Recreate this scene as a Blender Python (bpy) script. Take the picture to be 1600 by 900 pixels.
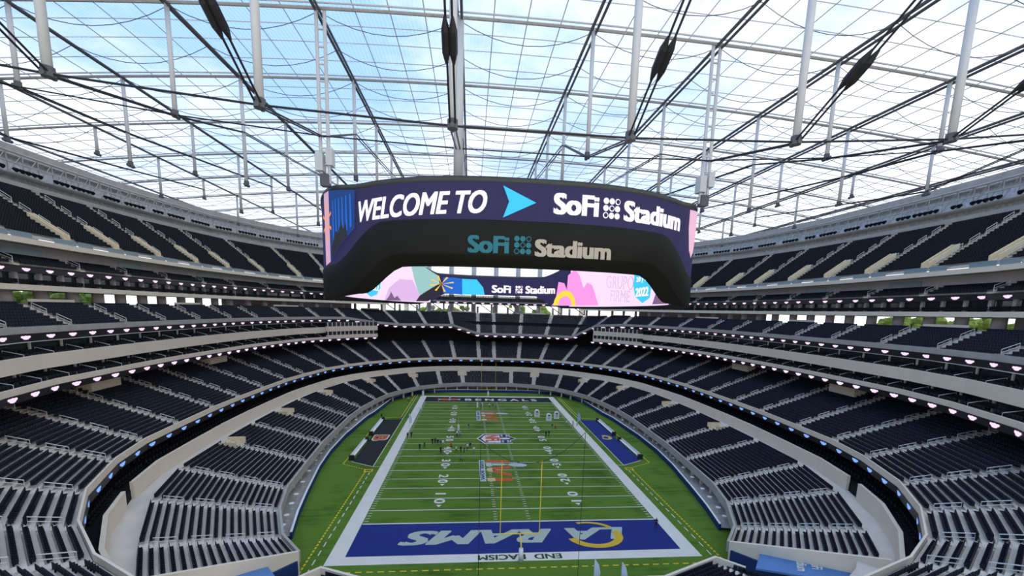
import bpy, math, random
import numpy as np
from mathutils import Vector, Matrix
random.seed(7); rng = np.random.default_rng(7)
S = bpy.context.scene
for o in list(bpy.data.objects): bpy.data.objects.remove(o)
# ---------------------------------------------------------------- camera
CAM = Vector((-7.44, -56.13, 34.60)); YAW, PIT, ROL = .0928, -.1462, .0282
F = Vector((math.sin(YAW)*math.cos(PIT), math.cos(YAW)*math.cos(PIT), math.sin(PIT)))
Rv = Vector((math.cos(YAW), -math.sin(YAW), 0)); U = Rv.cross(F)
R2 = math.cos(ROL)*Rv + math.sin(ROL)*U; U2 = -math.sin(ROL)*Rv + math.cos(ROL)*U
cd = bpy.data.cameras.new('camera'); cam = bpy.data.objects.new('camera', cd); S.collection.objects.link(cam)
cd.sensor_width = 36; cd.lens = 36*659.6/1600; cd.shift_x = (800-795)/1600; cd.shift_y = (582.4-450)/1600
cd.clip_start = .5; cd.clip_end = 3000
m = Matrix((R2, U2, -F)).transposed().to_4x4(); m.translation = CAM; cam.matrix_world = m
S.camera = cam
# ---------------------------------------------------------------- world
W = bpy.data.worlds.new('sky'); S.world = W; W.use_nodes = True
nt = W.node_tree; nt.nodes.clear()
def N(t, **k):
    n = nt.nodes.new(t)
    for a, b in k.items(): setattr(n, a, b)
    return n
out = N('ShaderNodeOutputWorld'); bg = N('ShaderNodeBackground'); tc = N('ShaderNodeTexCoord')
mp = N('ShaderNodeMapping'); mp.inputs['Scale'].default_value = (1.1, 1.1, 2.4); mp.inputs['Location'].default_value = (3.1, 1.4, .3)
nz = N('ShaderNodeTexNoise'); nz.inputs['Scale'].default_value = 1.7; nz.inputs['Detail'].default_value = 7; nz.inputs['Roughness'].default_value = .58
cr = N('ShaderNodeValToRGB'); cr.color_ramp.elements[0].position = .43; cr.color_ramp.elements[1].position = .64
cr.color_ramp.elements[0].color = (.27, .49, .90, 1); cr.color_ramp.elements[1].color = (1.0, .97, .925, 1)
nt.links.new(tc.outputs['Generated'], mp.inputs['Vector']); nt.links.new(mp.outputs['Vector'], nz.inputs['Vector'])
sx_ = N('ShaderNodeSeparateXYZ'); nt.links.new(tc.outputs['Generated'], sx_.inputs[0])
mu = N('ShaderNodeMath', operation='MULTIPLY_ADD'); mu.inputs[1].default_value = .13; nt.links.new(sx_.outputs['X'], mu.inputs[0]); nt.links.new(nz.outputs['Fac'], mu.inputs[2])
hz_ = N('ShaderNodeMapRange'); hz_.inputs[1].default_value = 0; hz_.inputs[2].default_value = .25; hz_.inputs[3].default_value = .3; hz_.inputs[4].default_value = 0
nt.links.new(sx_.outputs['Z'], hz_.inputs[0]); ad = N('ShaderNodeMath', operation='ADD'); nt.links.new(mu.outputs[0], ad.inputs[0]); nt.links.new(hz_.outputs[0], ad.inputs[1])
nt.links.new(ad.outputs[0], cr.inputs['Fac']); nt.links.new(cr.outputs['Color'], bg.inputs['Color'])
bg.inputs['Strength'].default_value = 1.25; nt.links.new(bg.outputs['Background'], out.inputs['Surface'])
S.view_settings.view_transform = 'Standard'; S.view_settings.look = 'None'; S.view_settings.gamma = 1
S.view_settings.use_curve_mapping = False; S.view_settings.exposure = 0.36
# ---------------------------------------------------------------- materials
MATS = {}
def mat(name, col, rough=.7, noise=0, nscale=1.0, emit=0, metal=0, spec=.3):
    if name in MATS: return MATS[name]
    m = bpy.data.materials.new(name); m.use_nodes = True; t = m.node_tree; b = t.nodes['Principled BSDF']
    b.inputs['Base Color'].default_value = (*col, 1); b.inputs['Roughness'].default_value = rough
    b.inputs['Metallic'].default_value = metal; b.inputs['Specular IOR Level'].default_value = spec
    if emit:
        b.inputs['Emission Color'].default_value = (*col, 1); b.inputs['Emission Strength'].default_value = emit
        b.inputs['Base Color'].default_value = (.02, .02, .02, 1)
    if noise:
        c = t.nodes.new('ShaderNodeTexCoord'); n = t.nodes.new('ShaderNodeTexNoise'); n.inputs['Scale'].default_value = nscale
        n.inputs['Detail'].default_value = 6
        x = t.nodes.new('ShaderNodeMix'); x.data_type = 'RGBA'
        x.inputs[6].default_value = (*[max(0, v*(1-noise)) for v in col], 1); x.inputs[7].default_value = (*[min(1, v*(1+noise)) for v in col], 1)
        t.links.new(c.outputs['Object'], n.inputs['Vector']); t.links.new(n.outputs['Fac'], x.inputs[0]); t.links.new(x.outputs[2], b.inputs['Base Color'])
    MATS[name] = m; return m
concrete = mat('concrete', (.66, .60, .515), .85, .14, .6)
conc_d = mat('concrete_grey', (.40, .375, .335), .85, .2, .5)
beige = mat('beige_panel', (.76, .66, .52), .75, .06, .4)
tan = mat('tan_stair', (.74, .61, .40), .8, .1, 1.2)
pinkw = mat('plaster_wall', (.46, .41, .41), .85, .08, .3)
navy = mat('seat_navy', (.013, .016, .025), .6, .25, 3, spec=.12)
black = mat('seat_black', (.008, .009, .012), .6, .2, 3, spec=.1)
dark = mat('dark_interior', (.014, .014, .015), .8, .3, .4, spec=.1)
darkg = mat('dark_glass', (.03, .04, .045), .12, 0, spec=.6)
rail = mat('rail_metal', (.62, .62, .60), .4, metal=.3)
white = mat('white_paint', (.78, .78, .76), .5)
steel = mat('roof_steel', (.10, .10, .105), .5, .2, .5)
steelw = mat('strut_white', (.60, .60, .58), .5, .08, .5)
steelm = mat('truss_grey', (.42, .40, .36), .5, .3, .8)
cable = mat('cable_black', (.02, .02, .022), .5)
bluewall = mat('blue_padding', (.012, .035, .14), .6, .1, .6)
ribbon = mat('ribbon_screen', (.012, .010, .012), .35)
lpink = mat('logo_pink', (.85, .62, .86), emit=1.0)
lblue = mat('logo_blue', (.20, .38, .95), emit=.9)
yellow = mat('goal_yellow', (.85, .62, .05), .4)
lime = mat('line_yellow', (.72, .52, .03), .8)
padw = mat('pad_white', (.8, .8, .78), .6)
glassm = mat('rail_glass', (.20, .28, .31), .3, spec=.3)
shell = mat('board_shell', (.016, .0155, .0125), .6, .3, .25, spec=.12)
tarp = mat('tarp_blue', (.10, .22, .46), .6, .12, .5)
def roof_mat():
    m = bpy.data.materials.new('etfe_film'); m.use_nodes = True; t = m.node_tree; t.nodes.clear()
    o = t.nodes.new('ShaderNodeOutputMaterial'); tr = t.nodes.new('ShaderNodeBsdfTransparent'); tl = t.nodes.new('ShaderNodeBsdfTranslucent')
    mx = t.nodes.new('ShaderNodeMixShader'); tr.inputs[0].default_value = (.90, .93, .96, 1); tl.inputs[0].default_value = (.95, .95, .95, 1)
    c = t.nodes.new('ShaderNodeTexCoord'); w = t.nodes.new('ShaderNodeTexWave'); w.bands_direction = 'X'; w.inputs['Scale'].default_value = .55
    w.inputs['Distortion'].default_value = 0
    r = t.nodes.new('ShaderNodeMapRange'); r.inputs[3].default_value = .12; r.inputs[4].default_value = .32
    t.links.new(c.outputs['Object'], w.inputs['Vector']); t.links.new(w.outputs['Fac'], r.inputs[0]); t.links.new(r.outputs[0], mx.inputs[0])
    t.links.new(tr.outputs[0], mx.inputs[1]); t.links.new(tl.outputs[0], mx.inputs[2]); t.links.new(mx.outputs[0], o.inputs['Surface']); return m
etfe = roof_mat()
def turf_mat():
    m = bpy.data.materials.new('turf'); m.use_nodes = True; t = m.node_tree; b = t.nodes['Principled BSDF']; b.inputs['Roughness'].default_value = .9
    b.inputs['Specular IOR Level'].default_value = .1
    c = t.nodes.new('ShaderNodeTexCoord'); mp = t.nodes.new('ShaderNodeMapping'); mp.inputs['Scale'].default_value = (.09, .9, 1)
    n = t.nodes.new('ShaderNodeTexNoise'); n.inputs['Scale'].default_value = 1.1; n.inputs['Detail'].default_value = 7; n.inputs['Roughness'].default_value = .7
    n2 = t.nodes.new('ShaderNodeTexNoise'); n2.inputs['Scale'].default_value = .12; n2.inputs['Detail'].default_value = 3
    a = t.nodes.new('ShaderNodeMath'); a.operation = 'ADD'
    r = t.nodes.new('ShaderNodeValToRGB'); r.color_ramp.elements[0].position = .75; r.color_ramp.elements[1].position = 1.25
    r.color_ramp.elements[0].color = (.050, .110, .011, 1); r.color_ramp.elements[1].color = (.102, .188, .024, 1)
    t.links.new(c.outputs['Object'], mp.inputs[0]); t.links.new(mp.outputs[0], n.inputs['Vector']); t.links.new(c.outputs['Object'], n2.inputs['Vector'])
    t.links.new(n.outputs['Fac'], a.inputs[0]); t.links.new(n2.outputs['Fac'], a.inputs[1]); t.links.new(a.outputs[0], r.inputs[0])
    t.links.new(r.outputs[0], b.inputs['Base Color']); return m
turf = turf_mat()
# ---------------------------------------------------------------- helpers
def link(name, me, parent=None):
    o = bpy.data.objects.new(name, me); S.collection.objects.link(o)
    if parent: o.parent = parent
    return o
def mesh(name, V, Fc, mats, parent=None, idx=None, smooth=False):
    me = bpy.data.meshes.new(name); me.from_pydata([tuple(map(float, v)) for v in V], [], [tuple(f) for f in Fc])
    for q in (mats if isinstance(mats, (list, tuple)) else [mats]): me.materials.append(q)
    if idx is not None: me.polygons.foreach_set('material_index', idx)
    if smooth: me.polygons.foreach_set('use_smooth', [True]*len(me.polygons))
    me.update(); return link(name, me, parent)
def tag(o, label=None, cat=None, group=None, kind=None):
    if label: o['label'] = label
    if cat: o['category'] = cat
    if group: o['group'] = group
    if kind: o['kind'] = kind
    return o
def empty(name, loc=(0, 0, 0)):
    o = bpy.data.objects.new(name, None); S.collection.objects.link(o); o.location = loc; return o
class MB:
    def __init__(s): s.V = []; s.F = []; s.I = []
    def add(s, V, F, i=0):
        b = len(s.V); s.V += [tuple(v) for v in V]; s.F += [tuple(b+k for k in f) for f in F]; s.I += [i]*len(F)
    def box(s, x0, x1, y0, y1, z0, z1, i=0, M=None):
        V = [Vector((x, y, z)) for z in (z0, z1) for y in (y0, y1) for x in (x0, x1)]
        if M: V = [M @ v for v in V]
        s.add(V, [(0, 2, 3, 1), (4, 5, 7, 6), (0, 1, 5, 4), (2, 6, 7, 3), (0, 4, 6, 2), (1, 3, 7, 5)], i)
    def tube(s, pts, r, n=6, i=0, cap=True):
        pts = [Vector(p) for p in pts]; rs = r if isinstance(r, (list, tuple)) else [r]*len(pts); b = len(s.V); prev = None
        for k, p in enumerate(pts):
            d = (pts[min(k+1, len(pts)-1)] - pts[max(k-1, 0)]).normalized()
            a = d.cross(Vector((0, 0, 1)) if abs(d.z) < .95 else Vector((1, 0, 0))).normalized(); c = d.cross(a)
            for q in range(n):
                t = 2*math.pi*q/n; s.V.append(tuple(p + rs[k]*(math.cos(t)*a + math.sin(t)*c)))
        for k in range(len(pts)-1):
            for q in range(n):
                s.F.append((b+k*n+q, b+k*n+(q+1) % n, b+(k+1)*n+(q+1) % n, b+(k+1)*n+q)); s.I.append(i)
        if cap:
            s.F.append(tuple(b+q for q in range(n))[::-1]); s.I.append(i)
            e = b+(len(pts)-1)*n; s.F.append(tuple(e+q for q in range(n))); s.I.append(i)
    def strip(s, A, B, i=0):   # ribbon of quads between two polylines
        b = len(s.V); n = len(A); s.V += [tuple(p) for p in A] + [tuple(p) for p in B]
        for k in range(n-1): s.F.append((b+k, b+k+1, b+n+k+1, b+n+k)); s.I.append(i)
    def build(s, name, mats, parent=None, smooth=False): return mesh(name, s.V, s.F, mats, parent, s.I, smooth)
def prism(mb, poly, z0, z1, i=0):
    n = len(poly); b = len(mb.V)
    mb.V += [(x, y, z0) for x, y in poly] + [(x, y, z1) for x, y in poly]
    mb.F += [tuple(b+k for k in range(n))[::-1], tuple(b+n+k for k in range(n))] + [(b+k, b+(k+1) % n, b+n+(k+1) % n, b+n+k) for k in range(n)]
    mb.I += [i]*(n+2)
def wall_strip(mb, P, z0, z1, th, i=0):   # solid wall along polyline P (list of xy), th outward; z may be lists
    O = offs(P, th); n = len(P)
    a0 = z0 if isinstance(z0, list) else [z0]*n; a1 = z1 if isinstance(z1, list) else [z1]*n
    I0 = [(p[0], p[1], z) for p, z in zip(P, a0)]; I1 = [(p[0], p[1], z) for p, z in zip(P, a1)]
    O0 = [(p[0], p[1], z) for p, z in zip(O, a0)]; O1 = [(p[0], p[1], z) for p, z in zip(O, a1)]
    mb.strip(I1, I0, i); mb.strip(O0, O1, i); mb.strip(O1, I1, i); mb.strip(I0, O0, i)
    for k in (0, n-1): mb.add([I0[k], I1[k], O1[k], O0[k]], [(0, 1, 2, 3)], i)
def offs(P, d):   # mitred outward offset; path runs left-near -> far -> right-near, outward = left of travel
    P = [Vector(p[:2]) for p in P]; n = len(P); out = []
    for k in range(n):
        ns = []
        if k > 0: e = (P[k]-P[k-1]).normalized(); ns.append(Vector((-e.y, e.x)))
        if k < n-1: e = (P[k+1]-P[k]).normalized(); ns.append(Vector((-e.y, e.x)))
        if len(ns) == 2: v = (ns[0]+ns[1]).normalized(); v = v/max(.5, v.dot(ns[0]))
        else: v = ns[0]
        out.append(tuple(P[k]+d*v))
    return out
def side(P, sx, lo, hi):  # subset of full polyline on one side, ordered left-near->far or far->right-near
    Q = [p for p in P if p[0]*sx > 0]; Q = Q if sx > 0 else Q[::-1]   # far -> near order
    Q = Q[lo:hi]; return Q if sx > 0 else Q[::-1]
def mirror(R): return [(-x, y) for x, y in reversed(R)] + list(R)
def lerp(a, b, t): return a+(b-a)*t
def clampv(t): return max(0., min(1., t))
def ss(t): t = clampv(t); return t*t*(3-2*t)
_fc = {}
def text2d(body, size=1.0, bold=0.0, shear=0.0, outline=False):
    key = (body, size, bold, shear)
    c = bpy.data.curves.new('t', 'FONT'); c.body = body; c.size = size; c.offset = bold; c.shear = shear; c.align_x = 'CENTER'; c.align_y = 'CENTER'
    c.resolution_u = 4; c.fill_mode = 'FRONT'
    o = bpy.data.objects.new('t', c); S.collection.objects.link(o); dg = bpy.context.evaluated_depsgraph_get(); dg.update()
    me = bpy.data.meshes.new_from_object(o.evaluated_get(dg)); V = [tuple(v.co) for v in me.vertices]; Fc = [tuple(p.vertices) for p in me.polygons]
    bpy.data.objects.remove(o); bpy.data.curves.remove(c); bpy.data.meshes.remove(me)
    xs = [v[0] for v in V]; ys = [v[1] for v in V]; cx, cy = (min(xs)+max(xs))/2, (min(ys)+max(ys))/2
    return [(x-cx, y-cy) for x, y, z in V], Fc, max(xs)-min(xs), max(ys)-min(ys)
def fit_text(body, w, h, bold=.0, shear=0.):
    V, Fc, tw, th = text2d(body, 1.0, min(bold, 0.), shear)
    if bold <= 0: return [(x*w/tw, y*h/th) for x, y in V], Fc
    VV, FF = [], []
    for dx, dy in ((-1, -.5), (1, -.5), (-1, .5), (1, .5), (0, 0)):
        b = len(VV); VV += [((x+dx*bold)*w/(tw+2*bold), (y+dy*bold)*h/(th+bold)) for x, y in V]; FF += [tuple(b+i for i in f) for f in Fc]
    return VV, FF
# ================================================================ FIELD
floor = mesh('floor', [(-75, -40, 0), (75, -40, 0), (75, 140, 0), (-75, 140, 0)], [(0, 1, 2, 3)], turf)
tag(floor, 'green artificial turf playing field with painted markings', kind='structure')
fw = mat('field_white', (.70, .655, .57), .85, .10, .35); fdg = mat('field_dark_green', (.03, .07, .02), .9)
fblue = mat('endzone_blue', (.008, .024, .165), .85, .14, .5); fblack = mat('endzone_black', (.012, .016, .013), .85, .2, .5)
fgrey = mat('field_pale_green', (.40, .46, .38), .85, .12, .6); forange = mat('field_orange', (.50, .10, .03), .85, .25, .8)
fyel = mat('field_gold', (.62, .40, .03), .85, .15, .8); fred = mat('field_red', (.50, .09, .05), .85, .2, .7)
fnavy = mat('field_navy', (.012, .045, .085), .85, .15, .7); fsil = mat('field_silver', (.42, .48, .48), .85, .15, .7); ftan = mat('field_tan', (.60, .45, .22), .85, .2, .7)
def paint(name, polys, m_, z=.012, parent=floor):
    mb = MB()
    for p in polys: mb.add([(x, y, z) for x, y in p], [tuple(range(len(p)))])
    return mb.build(name, m_, parent)
def rect(x0, x1, y0, y1): return [(x0, y0), (x1, y0), (x1, y1), (x0, y1)]
HX = 24.38; L = 109.73; Yd = .9144
paint('endzone_paint', [rect(-HX, HX, 0, 10*Yd)], fblue, .008); paint('endzone_paint', [rect(-HX, HX, L-10*Yd, L)], fblack, .008)
paint('border_stripe', [rect(-HX-2.3, -HX, -2.0, L+1.83)], fw); paint('border_stripe', [rect(HX, HX+2.3, -2.0, L+1.83)], fw)
paint('border_stripe', [rect(-HX, HX, -2.0, 0)], fw); paint('border_stripe', [rect(-HX, HX, L, L+1.83)], fw)
for k in range(0, 21):
    y = 10*Yd + 5*k*Yd; hw = .10 if k not in (0, 20) else .16
    paint('yard_line', [rect(-HX+.1, HX-.1, y-hw, y+hw)], fw, .016)
hs = [[], [], [], []]
for k in range(1, 100):
    if k % 5 == 0: continue
    y = 10*Yd + k*Yd
    for q, (a, b) in enumerate(((-HX+.15, -HX+.85), (HX-.85, HX-.15), (-3.1, -2.5), (2.5, 3.1))): hs[q].append(rect(a, b, y-.07, y+.07))
for q in range(4): tag(paint('hash_marks', hs[q], fw, .016), kind='stuff')
def ground_text(name, body, cx, cy, w, h, ang, m_, bold=.02, shear=0, z=.02):
    V, Fc = fit_text(body, w, h, bold, shear); c, s = math.cos(ang), math.sin(ang)
    return mesh(name, [(cx+c*x-s*y, cy+s*x+c*y, z+.006*(k*5//len(V))) for k, (x, y) in enumerate(V)], Fc, m_, floor)
for k, t in ((10, '1 0'), (20, '2 0'), (30, '3 0'), (40, '4 0'), (50, '5 0'), (60, '4 0'), (70, '3 0'), (80, '2 0'), (90, '1 0')):
    y = 10*Yd+k*Yd
    ground_text('yard_number', t, -12.6, y, 4.4, 2.0, -math.pi/2, fw, .03); ground_text('yard_number', t, 12.6, y, 4.4, 2.0, math.pi/2, fw, .03)
    if k != 50:
        sg = -1 if k < 50 else 1
        for sx in (-1, 1): paint('yard_arrow', [[(sx*12.6-.5, y+sg*2.7), (sx*12.6+.5, y+sg*2.7), (sx*12.6, y+sg*3.6)][::sg]], fw, .02)
ground_text('endzone_letters', 'RAMS', -5.9, 4.6, 23.6, 4.1, math.pi, fgrey, .045, .35)
# LA mark with horn
def arc(cx, cy, r0, r1, a0, a1, n=20, ex=1.0):
    A = [(cx+ex*r0*math.cos(a0+(a1-a0)*k/n), cy+r0*math.sin(a0+(a1-a0)*k/n)) for k in range(n+1)]
    B = [(cx+ex*r1*math.cos(a0+(a1-a0)*k/n), cy+r1*math.sin(a0+(a1-a0)*k/n)) for k in range(n+1)]
    return [[A[k], A[k+1], B[k+1], B[k]] for k in range(n)]
ground_text('endzone_letters', 'LA', 12.9, 4.9, 9.6, 3.6, math.pi, fgrey, .05, .25)
paint('horn_mark', arc(12.4, 4.3, 2.55, 3.6, math.radians(-165), math.radians(20), 24, 1.25), fyel, .06)
paint('horn_mark', arc(11.9, 5.6, 2.4, 2.95, math.radians(20), math.radians(110), 14, 1.5), fyel, .06)
ground_text('border_letters', 'END  RACISM', 0.05, -1.0, 12.0, 1.25, math.pi, fdg, .03)
ground_text('endzone_letters', 'B E N G A L S', 4.8, 104.9, 28, 3.6, 0, fw, .04)
paint('tiger_mark', [rect(-18.4, -15.6, 103.4, 106.6), rect(-14.6, -12.0, 103.6, 106.8)], forange, .02)
paint('tiger_mark', [rect(-19.6, -18.5, 104.0, 106.0), rect(-11.9, -11.0, 104, 106.2), rect(-15.5, -14.7, 103.4, 106.4)], fsil, .02)
def sb(yc):
    paint('bowl_banner', [rect(-5.1, -3.8, yc-6.2, yc+6.2)], fsil, .02)
    ground_text('bowl_letters', 'SUPER  BOWL', -4.45, yc, 11.2, .8, -math.pi/2, fnavy, .03, z=.028)
    paint('bowl_numeral', [rect(-3.5, 1.7, yc+4.6, yc+6.1)], forange, .02)
    paint('bowl_numeral', [[(-3.4, yc-.6), (-3.4, yc+1.0), (1.7, yc+2.6), (1.7, yc+1.0)], [(-3.4, yc-.6), (-3.4, yc+1.0), (1.7, yc-2.0), (1.7, yc-3.6)]], forange, .02)
    paint('bowl_numeral', [rect(-3.5, 1.7, yc-6.1, yc-4.4)], forange, .02)
    paint('bowl_glow', [rect(-3.5, -1.9, yc-6.1, yc-4.4), [(-3.4, yc-.6), (-3.4, yc+1.0), (-2.2, yc+1.3), (-2.2, yc-1.2)]], ftan, .026)
    paint('trophy_mark', [rect(-3.5, -2.2, yc+2.2, yc+4.3), rect(-2.1, .6, yc+2.7, yc+4.0), [(.6, yc+3.0), (1.6, yc+3.1), (1.6, yc+3.6), (.6, yc+3.7)]], fsil, .022)
    paint('trophy_ball', [[(3.6+2.2*math.cos(t), yc+3.0+1.15*math.sin(t)-.25*math.cos(t)) for t in [2*math.pi*k/24 for k in range(24)]]], fsil, .022)
    paint('trophy_ball', [[(3.6+2.35*math.cos(t), yc+3.0+1.3*math.sin(t)-.25*math.cos(t)) for t in [2*math.pi*k/24 for k in range(24)]]], fdg, .019)
sb(32.0); sb(80.0)
yc = 54.86
sh = [(-5.4, 0), (-4.6, 1.6), (-3.4, 4.4), (4.2, 4.4), (3.6, 3.2), (3.9, 1.6), (5.5, 0), (3.9, -1.6), (3.6, -3.2), (4.2, -4.4), (-3.4, -4.4), (-4.6, -1.6)]
def scaled(P, k, dx=0): return [(x*k+dx, yc+y*k) for x, y in P]
def star_poly(P): return [[(0, yc), P[k], P[(k+1) % len(P)]] for k in range(len(P))]
paint('shield_mark', star_poly(scaled(sh, 1.0)), fw, .020); paint('shield_mark', star_poly(scaled(sh, .93)), fnavy, .022)
paint('shield_field', [[(-4.2, yc), (-2.9, yc+3.6), (1.0, yc+3.6), (1.0, yc-3.6), (-2.9, yc-3.6)]], fw, .024)
V_, F_ = fit_text('NFL', 6.6, 3.9, .05)
mesh('shield_letters', [(-1.1+y, yc-x, .028+.006*(k*5//len(V_))) for k, (x, y) in enumerate(V_)], F_, fred, floor)
paint('shield_stars', [[(2.0+dx+.36*math.cos(t), yc+dy+.36*math.sin(t)) for t in [k*math.pi/3 for k in range(6)]] for dx in (-.4, 1.0) for dy in (-3.1, -2.0, 2.0, 3.1)], fw, .028)
paint('shield_ball', [[(2.3+1.5*math.cos(t), yc+.75*math.sin(t)) for t in [2*math.pi*k/20 for k in range(20)]]], fw, .028)
# bench areas
for sx, mm, nm in ((-1, fblack, 'bench_area_paint'), (1, fblue, 'bench_area_paint')):
    paint(nm, [[(sx*28.4, 34.6), (sx*33.4, 37.6), (sx*33.7, 74.5), (sx*28.4, 74.8)][::sx]], mm, .012)
    paint('bench_outline', [rect(sx*28.25-.07, sx*28.25+.07, 34.5, 78), rect(min(sx*24.9, sx*28.3), max(sx*24.9, sx*28.3), 34.4, 34.56)], fw, .014)
    paint('bench_outline', [[(sx*28.3, 34.35), (sx*33.6, 37.4), (sx*33.6, 37.6), (sx*28.3, 34.55)][::sx]], fw, .015)
    # yellow/white restraint lines
    d1, d2, sol = [], [], []
    for k in range(46):
        y = -6+k*.82
        if y < 31.5: d1.append(rect(sx*29.2-.13, sx*29.2+.13, y, y+.5))
    for k in range(16):
        y = -4+k*2.25
        if y < 30: d2.append(rect(sx*28.2-.08, sx*28.2+.08, y, y+1.3))
    paint('dash_line', d1, lime, .014)['kind'] = 'stuff'; paint('dash_line', d2, fw, .014)['kind'] = 'stuff'
    paint('corner_box', [rect(sx*28.7-.9, sx*28.7+.9, 31.4, 31.7), rect(sx*28.7-.9, sx*28.7+.9, 32.6, 32.9), rect(sx*28.7-.9, sx*28.7-.65, 31.7, 32.6), rect(sx*28.7+.65, sx*28.7+.9, 31.7, 32.6)], lime, .014)
    d3 = [[(sx*(29.6+5.4*t/9+.0), 32.8+3.0*t/9), (sx*(29.6+5.4*(t+.6)/9), 32.8+3.0*(t+.6)/9), (sx*(29.6+5.4*(t+.6)/9), 33.05+3.0*(t+.6)/9), (sx*(29.6+5.4*t/9), 33.05+3.0*t/9)][::sx] for t in range(9)]
    paint('dash_line', d3, lime, .014)['kind'] = 'stuff'
    paint('restraint_line', [rect(sx*35.1-.1, sx*35.1+.1, 36, 76.3), rect(sx*29.1-.1, sx*29.1+.1, 77.5, 113), [(sx*29.1, 77.3), (sx*35.1, 76.1), (sx*35.1, 76.35), (sx*29.1, 77.55)][::sx]], lime, .014)
    paint('restraint_line', [rect(sx*28.2-.07, sx*28.2+.07, 78, 113)], fw, .014)
dn = [rect(-25+k*1.45, -25+k*1.45+.85, -3.72, -3.5) for k in range(35)]
paint('dash_line', dn, lime, .014)['kind'] = 'stuff'
V_, F_ = fit_text('B', 4.2, 4.6, .06); mesh('bench_letter', [(-31.0+y*.9, 55.5-x*1.3, .02+.006*(k*5//len(V_))) for k, (x, y) in enumerate(V_)], F_, fw, floor)
V_, F_ = fit_text('B', 3.6, 4.0, .04); mesh('bench_letter', [(-31.0+y*.9, 55.5-x*1.3, .06+.006*(k*5//len(V_))) for k, (x, y) in enumerate(V_)], F_, forange, floor)
paint('bench_horn', arc(31.0, 56.0, 1.3, 2.1, math.radians(-150), math.radians(120), 18, .8), fyel, .02); paint('bench_horn', arc(31.0, 56.0, .9, 1.3, math.radians(-60), math.radians(200), 14, .8), fsil, .02)
# ================================================================ STANDS: plan lines
T2R = [(3.4, 132.3), (14.2, 131.8), (23.8, 129.3), (33, 124.8), (39.5, 119), (46.5, 111.5), (52, 103.5), (56.5, 93), (58.8, 80), (60.2, 69.5), (60.4, 57), (60.4, 45.2), (60, 34.5), (58.8, 22), (57.7, 12), (55.2, 3.2), (50.5, -7), (45, -14.5), (38.8, -20.4), (33, -24), (22, -28)]
T2 = mirror(T2R); NR = len(T2R)
T1FR = [(10.3, 122.3), (19.4, 119), (28, 112.8), (33.5, 104), (37, 97), (39, 88), (41, 76), (41.6, 64.7), (41.3, 52.8), (41, 41), (39.9, 28.9), (38.6, 15.9), (36.4, 7.8), (32.6, -.2), (28.8, -4.6)]
T1BR = [(11.0, 130.6), (21.5, 128.2), (32, 122.3), (40.5, 113), (46.5, 104.5), (50.8, 94), (54.4, 79), (55.7, 66), (56.0, 53.2), (55.8, 40.5), (55.2, 27.8), (54.0, 13.6), (50.2, 1.8), (43.6, -9.6), (38.9, -16.4)]
T1F, T1B = mirror(T1FR), mirror(T1BR)
SEATS = {'lower': [], 'middle': [], 'club': [], 'upper': []}   # rows of (x,y,z,angle)
RAILS = []; TIERS = {}
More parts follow.
